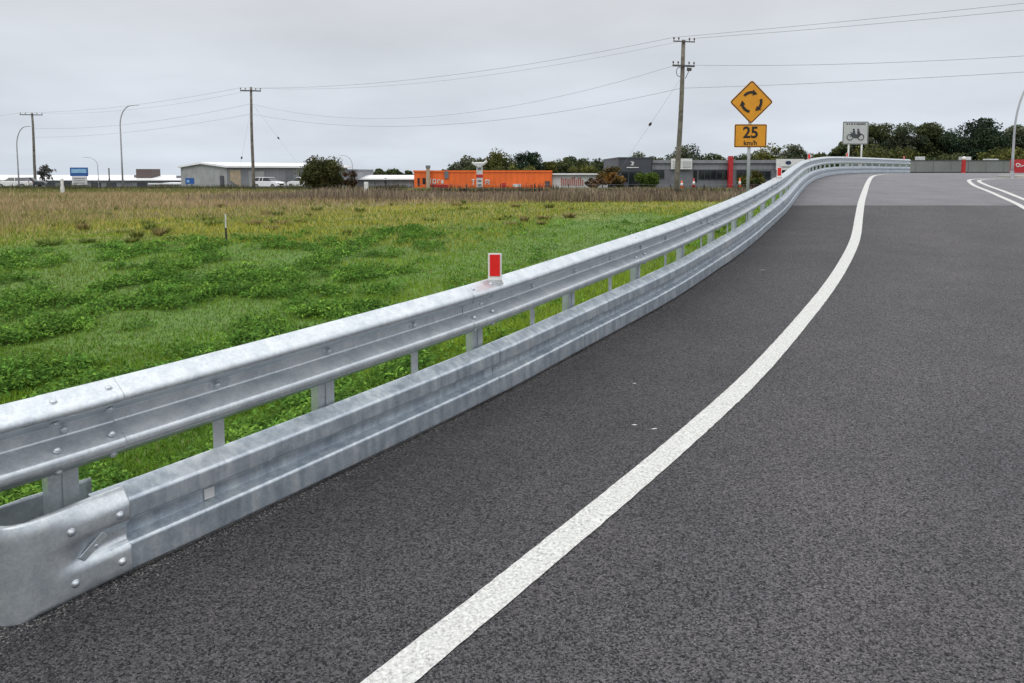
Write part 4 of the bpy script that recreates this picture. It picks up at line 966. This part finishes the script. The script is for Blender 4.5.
def arcarrow(a0, a1, R0=.185, wd=.05):
    """clockwise arrow from a0 down to a1 (degrees)"""
    mb = MB(); n = 12; vs = []; hd = 26
    aa = np.linspace(a0, a1 + hd, n)
    for a in aa:
        a = R(a); vs += [dv + Vector(((R0 - wd / 2) * math.cos(a), -.005, (R0 - wd / 2) * math.sin(a))), dv + Vector(((R0 + wd / 2) * math.cos(a), -.005, (R0 + wd / 2) * math.sin(a)))]
    fs = [(2 * i, 2 * i + 1, 2 * i + 3, 2 * i + 2) for i in range(n - 1)]
    a = R(a1 + hd); k = len(vs); t = R(a1 - 4)
    vs += [dv + Vector(((R0 - wd * 1.15) * math.cos(a), -.005, (R0 - wd * 1.15) * math.sin(a))), dv + Vector(((R0 + wd * 1.15) * math.cos(a), -.005, (R0 + wd * 1.15) * math.sin(a))), dv + Vector((R0 * math.cos(t), -.005, R0 * math.sin(t)))]
    fs.append((k, k + 1, k + 2)); mb.add(vs, fs); o = wbuild(mb, 'arrow', M['signblack'], e, solid=.002); o.parent = pl; o.location = (0, 0, 0)
arcarrow(140, 58); arcarrow(18, -62); arcarrow(-100, -186)
mb = MB(); mb.prism(rrect(.312, .222, .025), .004, pv + Vector((0, .004, 0)), (1, 0, 0), (0, 0, 1)); pl2 = wbuild(mb, 'speed_plate', M['yellow'], e)
b = wbuild(ring(rrect(.304, .214, .022), rrect(.29, .200, .016), .002, pv + Vector((0, -.0035, 0))), 'border', M['signblack'], e); b.parent = pl2; b.location = (0, 0, 0)
for o in (vtext('25', .30, pv + Vector((.0, -.004, .055)), M['signblack'], e, .007), vtext('km/h', .13, pv + Vector((0, -.004, -.14)), M['signblack'], e, .002)): o.parent = pl2
# motorcycle sign
Y = 40; mv = at(855.5, 133, Y); g = gz(mv.x, Y)
e = empty('motorcycle_sign', (mv.x, Y, g), label='pale sign showing a motorcycle with riders on two posts behind the crest barrier', cat='sign')
wS, hS = 25.5 / F * Y, 22.5 / F * Y
mb = MB(); mb.prism(rrect(wS / 2, hS / 2, .05), .006, mv + Vector((0, .006, 0)), (1, 0, 0), (0, 0, 1)); pl = wbuild(mb, 'plate', M['signback'], e)
mb = MB(); pr = wbuild(ring(rrect(wS / 2 - .015, hS / 2 - .015, .04), rrect(wS / 2 - .045, hS / 2 - .045, .03), .003, mv + Vector((0, -.006, 0))), 'border', M['signgrey'], e); pr.parent = pl; pr.location = (0, 0, 0)
for px in (848, 861): mb = MB(); mb.tube([(X_(px, Y), Y + .05, g - .3), (X_(px, Y), Y + .05, mv.z + hS * .4)], .045, 10); wbuild(mb, 'post', M['white'], e, smooth=True)
mb = MB(); q = mv + Vector((0, -.012, 0))
_mv = len(mb.v)
def P2(a, b): return q + Vector((a, 0, b))
for cx in (-.37, .37):
    mb.tube([P2(cx + .19 * math.cos(t), -.25 + .19 * math.sin(t)) for t in np.linspace(0, 2 * math.pi, 19)], .025, 6, cap=False)
mb.prism([(-.30, -.16), (-.1, -.30), (.14, -.32), (.30, -.18), (.42, -.02), (.30, .0), (.1, -.08), (-.02, -.02), (-.18, -.04), (-.28, -.05)], .01, q, (1, 0, 0), (0, 0, 1))
mb.prism([(-.22, -.05), (-.17, .17), (-.05, .2), (-.02, -.02)], .01, q, (1, 0, 0), (0, 0, 1)); mb.prism([(.10, -.05), (.12, .16), (.24, .19), (.32, -.02)], .01, q, (1, 0, 0), (0, 0, 1))
for cx, cz in ((-.13, .26), (.17, .25)): mb.prism([(cx + .065 * math.cos(t), cz + .065 * math.sin(t)) for t in np.linspace(0, 2 * math.pi, 12, endpoint=False)], .01, q, (1, 0, 0), (0, 0, 1))
mb.tube([P2(-.37, -.25), P2(-.24, .03), P2(-.34, .08)], .022, 6)
mb.v = [(q.x + (x - q.x) * .8, y, q.z - .1 + (z - q.z + .1) * .8) for x, y, z in mb.v]; s_ = wbuild(mb, 'symbol', M['signgrey'], e); s_.parent = pl; s_.location = (0, 0, 0)
mb = MB(); r = random.Random(5); x = -.5
while x < .48:
    w = r.uniform(.04, .09); mb.box(q + Vector((x + w / 2, 0, .48)), (w, .01, .07)); x += w + r.choice([.02, .02, .06])
s_ = wbuild(mb, 'lettering', M['signgrey'], e); s_.parent = pl; s_.location = (0, 0, 0)

# ------------------------------------------------------------------ far signs, posts
Y = 105; g = gz(X_(78, Y), Y)
e = empty('billboard', (X_(78, Y), Y, g), label='free-standing blue and white business sign at the far left', cat='sign')
slab(e, 'blue_panel', M['blue'], X_(70, Y), X_(87.3, Y), Y, Y + .2, Z_(176.2, Y), Z_(167.5, Y)); slab(e, 'light_panel', M['lightblue'], X_(71.5, Y), X_(86.5, Y), Y - .04, Y - .005, Z_(173, Y), Z_(169, Y))
slab(e, 'white_panel', M['offwhite'], X_(71.5, Y), X_(86, Y), Y, Y + .2, Z_(185, Y), Z_(176.4, Y))
for t in (178, 180.3, 182.5): slab(e, 'lettering', M['grey'], X_(73, Y), X_(84.5, Y), Y - .03, Y - .005, Z_(t + .8, Y), Z_(t, Y))
for px in (73, 84): slab(e, 'leg', M['midgrey'], X_(px, Y), X_(px + 1.2, Y), Y + .05, Y + .18, g - .1, Z_(184.9, Y))
Y = 104; g = gz(X_(189, Y), Y)
e = empty('road_sign', (X_(189, Y), Y, g), label='small blue road sign on two legs before the grey shed', cat='sign')
slab(e, 'board', M['blue'], X_(185, Y), X_(193.8, Y), Y, Y + .05, Z_(184, Y), Z_(178, Y)); slab(e, 'lettering', M['lightblue'], X_(186.5, Y), X_(189, Y), Y - .02, Y - .004, Z_(182.4, Y), Z_(180, Y))
for px in (186, 191): slab(e, 'leg', M['midgrey'], X_(px, Y), X_(px + .8, Y), Y + .06, Y + .12, g - .1, Z_(178.5, Y))
def stake(px, yt, yb, Y, wpx, label, m1, m2, name='stake', split=.5, cat='post'):
    g = gz(X_(px, Y), Y); zt = Z_(yt, Y); x = X_(px, Y); w = wpx / F * Y
    e = empty(name, (x, Y, g), label=label, cat=cat)
    zm = g + (zt - g) * split
    slab(e, 'lower_section', m1, x - w / 2, x + w / 2, Y - w / 2, Y + w / 2, g - .2, zm); slab(e, 'upper_section', m2, x - w * .4, x + w * .4, Y - w * .4, Y + w * .4, zm, zt, bevel=w * .08); return e
stake(224, 214, 245, 20.6, 1.5, 'thin timber stake with pale top standing alone in the field', M['stake'], M['offwhite'], split=.52)
stake(61.5, 178.5, 191, 70, 2.6, 'short white marker post left of the blue and white sign', M['white'], M['white'], 'marker_post')
stake(109, 168, 186, 110, 1.1, 'thin dark post right of the blue and white sign', M['iron'], M['iron'], 'marker_post')
stake(366, 182, 196, 56, 4.6, 'white utility cabinet pillar right of the round bush', M['offwhite'], M['white'], 'utility_pillar', .5, 'utility pillar')
stake(609.5, 193, 201, 60, 2, 'short pale stub post in front of the brown weeds', M['offwhite'], M['white'], 'marker_post')
# wire fence along the weeds
e = empty('wire_fence', (0, 65.5, gz(0, 65.5)), label='post and wire fence behind the tall brown weeds', cat='fence')
for k in range(15):
    x = -13 + k * 3.0; g = gz(x, 65.5); mb = MB(); mb.tube([(x, 65.5, g - .2), (x + random.uniform(-.03, .03), 65.5, g + 1.05)], .05, 6); wbuild(mb, 'fence_post', M['stake'], e)
for z in (.3, .65, 1.0):
    mb = MB(); mb.tube([(-13 + 3 * k, 65.44, gz(-13 + 3 * k, 65.5) + z) for k in range(15)], .008, 4); wbuild(mb, 'fence_wire', M['wire'], e)
# far cross street in front of the buildings
def flat(name, x0, x1, y0, y1, m, dz):
    xs = np.linspace(x0, x1, 40); ys = np.linspace(y0, y1, 5); X, Y = np.meshgrid(xs, ys); return struct(gridobj(name, X, Y, zground(X, Y) + dz, m))
flat('side_street', -150, 26, 95, 103, M['asphalt2'], .09)
# low dark retaining wall along the street
e = empty('low_wall', (-45, 94.6, gz(-45, 94.6)), label='long low dark kerb wall along the far side street', cat='wall')
mb = MB()
for k in range(60):
    x = -105 + k * 1.55; mb.box((x, 94.6, gz(x, 94.6) + .1), (1.55, .2, .62))
wbuild(mb, 'wall_face', M['brown'], e)
# cones
for i, (px, yt, m, l) in enumerate(((682, 180.5, 'conew', 'smallest orange cone just right of the power pole'), (694, 178, 'red', 'red and white cone between power pole and red pillar'), (740, 178, 'conew', 'orange cone right of the red pillar'))):
    Y = 98; g = gz(X_(px, Y), Y); h = Z_(yt, Y) - g; x = X_(px, Y)
    e = empty('traffic_cone', (x, Y, g), label=l, cat='cone', group='cones in front of the dealership')
    mb = MB(); mb.box((x, Y, g + .03), (.7, .7, .06)); wbuild(mb, 'base', M[m], e)
    mb = MB(); mb.tube([(x, Y, g + .06), (x, Y, g + h)], [.27, .06], 12); c_ = wbuild(mb, 'cone_body', M[m], e, smooth=True)
    mb = MB(); mb.tube([(x, Y, g + h * .45), (x, Y, g + h * .72)], [.2, .13], 12); wbuild(mb, 'band', M['white'], e, smooth=True)

# ------------------------------------------------------------------ cars
def car(loc, rz, paint, label, L=4.4, H=1.6, kind='suv'):
    e = empty('car', loc, rz, label=label, cat='car', group='cars parked by the buildings')
    w = .9
    if kind == 'ute': prof = [(-2.5, .5), (-2.5, 1.0), (1.25, 1.1), (2.35, .98), (2.5, .8), (2.5, .42), (-2.5, .42)]; cb = [(-.55, 1.0), (-.42, 1.62), (.62, 1.62), (1.25, 1.06)]
    else: prof = [(-2.2, .45), (-2.25, .85), (-2.12, 1.03), (1.12, 1.05), (1.95, .93), (2.2, .75), (2.22, .4), (1.9, .3), (-2.0, .3)]; cb = [(-2.02, 1.02), (-1.68, 1.52), (.38, 1.52), (1.1, 1.03)]
    n = len(prof); mb = MB(); mb.add([(x, -w, z) for x, z in prof] + [(x, w, z) for x, z in prof], [tuple(range(n)), tuple(range(n, 2 * n))[::-1]] + [(k, n + k, n + (k + 1) % n, (k + 1) % n) for k in range(n)])
    mb.build('body', paint, e, bevel=.07)
    mb = MB(); mb.add([(x, sg * (.84 if z < 1.2 else .66), z) for sg in (-1, 1) for x, z in cb], [(0, 1, 2, 3), (7, 6, 5, 4), (0, 4, 5, 1), (1, 5, 6, 2), (2, 6, 7, 3), (3, 7, 4, 0)]); mb.build('window', M['glass'], e)
    mb = MB(); x0, x1 = cb[1][0], cb[2][0]; mb.box(((x0 + x1) / 2, 0, 1.555), (x1 - x0 + .16, 1.42, .09)); mb.build('roof', paint, e, bevel=.03)
    for xp in (cb[0][0] * .55 + .1, cb[1][0] * .2 - .1):
        for sg in (-1, 1):
            mb = MB(); mb.tube([(xp, sg * .85, 1.02), (xp + .05, sg * .69, 1.53)], .05, 6); mb.build('pillar', paint, e)
    for x in (-1.38, 1.38):
        for sg in (-1, 1):
            t = MB(); t.tube([(x, sg * (w - .2), .34), (x, sg * (w + .02), .34)], .34, 18); ty = t.build('tyre', M['tyre'], e)
            t = MB(); t.tube([(x, sg * (w + .0), .34), (x, sg * (w + .035), .34)], .21, 14); t.build('rim', M['alloy'], ty)
    for sg in (-1, 1):
        t = MB(); t.box((2.14, sg * .68, .78), (.16, .32, .14)); t.build('headlight', M['lampclear'], e)
        t = MB(); t.box((-2.2, sg * .74, .92), (.12, .2, .22)); t.build('tail_light', M['lampred'], e)
    t = MB(); t.box((2.2, 0, .62), (.08, .9, .22)); t.build('grille', M['black'], e)
    return e
def carat(px, Y, rz, paint, label, kind='suv'):
    x = X_(px, Y); return car((x, Y, gz(x, Y) + .1), rz, paint, label, kind=kind)
carat(268.5, 104, R(-22), M['carwhite'], 'white hatchback parked right of the middle power pole')
carat(302, 107, R(150), M['carwhite'], 'white car half hidden behind the big round bush')
carat(13, 109, R(195), M['carwhite'], 'white car at the far left edge of the view')
carat(26.5, 113, R(20), M['cardark'], 'dark vehicle beside the left power pole', kind='ute')

# ------------------------------------------------------------------ lamps
def lamp(px, ybase, Y, ytop, bend_px, arm_px, label, r=.09, hz=None):
    x = X_(px, Y); g = gz(x, Y); zt = Z_(ytop, Y); arm = arm_px / F * Y; bend = bend_px / F * Y
    e = empty('street_lamp', (x, Y, g), label=label, cat='street lamp', group='curved street lamps')
    pts = [(x, Y, g - .1), (x, Y, (g + zt - bend) / 2), (x, Y, zt - bend)]; rs = [r * 1.2, r, r * .8]
    for t in np.linspace(.12, 1, 9):
        a = t * math.pi / 2; pts.append((x + arm * .8 * (1 - math.cos(a)), Y, zt - bend + bend * math.sin(a))); rs.append(r * (.8 - .25 * t))
    pts.append((x + arm, Y, zt + .02)); rs.append(r * .5)
    mb = MB(); mb.tube(pts, rs, 10); wbuild(mb, 'pole', M['polesteel'], e, smooth=True)
    mb = MB(); sg = 1 if arm > 0 else -1
    hl = .55; mb.add([(x + arm, Y - .11, zt - .02), (x + arm, Y + .11, zt - .02), (x + arm + sg * hl, Y + .09, zt + .01), (x + arm + sg * hl, Y - .09, zt + .01), (x + arm, Y - .07, zt + .1), (x + arm, Y + .07, zt + .1), (x + arm + sg * hl, Y + .05, zt + .07), (x + arm + sg * hl, Y - .05, zt + .07)],
                     [(0, 1, 2, 3), (7, 6, 5, 4), (0, 4, 5, 1), (1, 5, 6, 2), (2, 6, 7, 3), (3, 7, 4, 0)]); wbuild(mb, 'lamp_head', M['polesteel'], e)
    mb = MB(); mb.tube([(x, Y, g), (x, Y, g + .35)], [r * 2.0, r * 1.4], 10); wbuild(mb, 'base_collar', M['polesteel'], e)
lamp(18.3, 188, 100, 126.5, 20, 13, 'street lamp left of the left power pole, arm pointing right')
lamp(122.3, 188, 95, 105.5, 20, 15, 'tall street lamp between the blue and white sign and the grey shed', .1)
lamp(98, 182, 150, 157.5, 8, -12, 'small distant street lamp over the warehouse, arm pointing left', .08)
lamp(352.5, 180, 150, 155.5, 10, -11, 'small distant street lamp right of the round bush, arm pointing left', .08)
x = X_(1012.5, 28)
lamp(1012, 179, 28, 70, 62, 36, 'slender galvanised street lamp on the concrete island at the right edge', .047)

# ------------------------------------------------------------------ power poles and wires
def pole(pb, Yb, pt, label, lean=None, arms=(), r=.17):
    xb = X_(pb[0], Yb); g = gz(xb, Yb); top = at(pt[0], pt[1], Yb)
    e = empty('power_pole', (xb, Yb, g), label=label, cat='power pole', group='timber power poles')
    B_ = Vector((xb, Yb, g - .3)); n = 7; pts = []; rs = []; rr = random.Random(int(pb[0]))
    for i in range(n):
        t = i / (n - 1); p = B_.lerp(top, t); p.x += .05 * math.sin(t * 5 + pb[0]); pts.append(p); rs.append(r * (1.15 - .4 * t))
    pts[-1] = top; mb = MB(); mb.tube(pts, rs, 14); wbuild(mb, 'pole_shaft', M['wood'], e, smooth=True)
    att = []
    for dz, half, th in arms:
        c = top + Vector((0, -.02 - r, -dz)); d = Vector((.82, .57, 0)).normalized() if False else Vector((1, .25, 0)).normalized()
        mb = MB(); mb.box(c, (half * 2, .1, th), math.atan2(d.y, d.x)); cr = wbuild(mb, 'crossarm', M['iron'], e)
        for k in (-.95, -.5, .5, .95):
            p = c + d * half * k + Vector((0, 0, th / 2)); ins = MB(); ins.tube([p, p + Vector((0, 0, .1)), p + Vector((0, 0, .14)), p + Vector((0, 0, .26))], [.02, .03, .07, .045], 8)
            i_ = wbuild(ins, 'insulator', M['insul'], e); i_.parent = cr; i_.location = (0, 0, 0); att.append(p + Vector((0, 0, .24)))
    return e, top, att
eR, tR, aR = pole((677, 198), 57, (683.5, 40), 'tallest timber power pole right of centre with two crossarms', arms=((.15, .88, .07), (1.95, .9, .13)), r=.19)
eM, tM, aM = pole((253, 190), 87, (251, 87), 'middle timber power pole standing in front of the grey shed', arms=((.45, 1.15, .14),), r=.17)
eL, tL, aL = pole((35, 187), 118, (32, 113), 'leftmost timber power pole near the parked cars', arms=((.3, 1.6, .13),), r=.2)
# low-voltage hardware on the near pole
mb = MB()
c = tR + Vector((-.33, -.25, -2.4)); mb.tube([c + Vector((.22 * math.cos(t), 0, .34 * math.sin(t))) for t in np.linspace(1.2, 5.2, 12)], .025, 6)
mb.tube([tR + Vector((.3, -.22, -2.02)), tR + Vector((.42, -.22, -2.3)), tR + Vector((.15, -.2, -2.9))], .025, 6); wbuild(mb, 'jumper_cable', M['iron'], eR)
mb = MB(); mb.box(tR + Vector((.42, -.24, -2.22)), (.35, .12, .24)); wbuild(mb, 'fuse_box', M['iron'], eR, bevel=.02)
def wire(p, q, sag, label, r=.022, n=24):
    p = Vector(p); q = Vector(q); mb = MB(); r *= .6
    mb.tube([p.lerp(q, i / n) - Vector((0, 0, sag * 4 * (i / n) * (1 - i / n))) for i in range(n + 1)], r, 6)
    o = mb.build('power_line', M['wire'], None, loc=p); tag(o, label, 'power line', 'overhead power lines'); return o
nx = Vector((43, -30, 0))
PR = tR + nx
wire(aR[0], PR + Vector((-.8, 0, .3)), .3, 'upper high wire running right from the top crossarm of the tallest pole')
wire(aR[3], PR + Vector((.8, 0, .3)), .5, 'lower of the two high wires running right from the top crossarm')
wire(tR + Vector((.5, -.2, -1.9)), PR + Vector((0, 0, -1.65)), 1.3, 'thick middle wire running right from the second crossarm of the tallest pole', .022)
wire(tR + Vector((.1, -.15, -3.6)), PR + Vector((0, 0, -3.3)), .55, 'lowest thin wire running right from the tallest pole', .022)
wire(aR[0], aM[0], 1.1, 'upper high wire between the tallest and middle poles')
wire(aR[3], aM[3], 1.25, 'lower of the two high wires between the tallest and middle poles', .016)
wire(tR + Vector((-.8, -.2, -1.95)), tM + Vector((0, -.2, -1.95)), 2.7, 'sagging middle wire between the tallest and middle poles', .018)
wire(tR + Vector((-.1, -.15, -3.6)), tM + Vector((0, -.2, -3.1)), 2.1, 'lowest wire between the tallest and middle poles', .022)
wire(aM[0], aL[0], .7, 'upper high wire between the middle and leftmost poles')
wire(aM[3], aL[3], .9, 'lower high wire between the middle and leftmost poles', .018)
wire(tM + Vector((0, -.2, -1.95)), tL + Vector((0, -.2, -2.4)), .9, 'middle wire between the middle and leftmost poles', .022)
wire(tM + Vector((0, -.2, -3.1)), tL + Vector((0, -.2, -3.8)), .7, 'lowest wire between the middle and leftmost poles', .02)
fl = tL + (tL - tM) * .8 + Vector((0, 0, 1.5))
wire(aL[0], fl, .6, 'wire leaving the leftmost pole out of view at far left', .02)
def guy(a, b, label, k=.45):
    o = wire(a, b, .02, label, .012, 6); p = Vector(a).lerp(Vector(b), k); mb = MB(); d = (Vector(b) - Vector(a)).normalized()
    mb.tube([p - d * .16, p - d * .1, p + d * .1, p + d * .16], [.04, .1, .1, .04], 8); i = mb.build('insulator', M['insul'], o, loc=Vector(a)); return o
guy(tR + Vector((-.25, -.1, -3.0)), at(596, 205, 62), 'thin diagonal stay wire left of the tallest pole', .33)
guy(tM + Vector((0, -.1, -2.2)), at(236, 188, 90), 'thin diagonal stay wire left of the middle pole', .62)
guy(tM + Vector((.1, -.1, -1.9)), at(312, 182, 93), 'long thin stay wire falling right of the middle pole towards the round bush', .42)
bpy.context.view_layer.update()
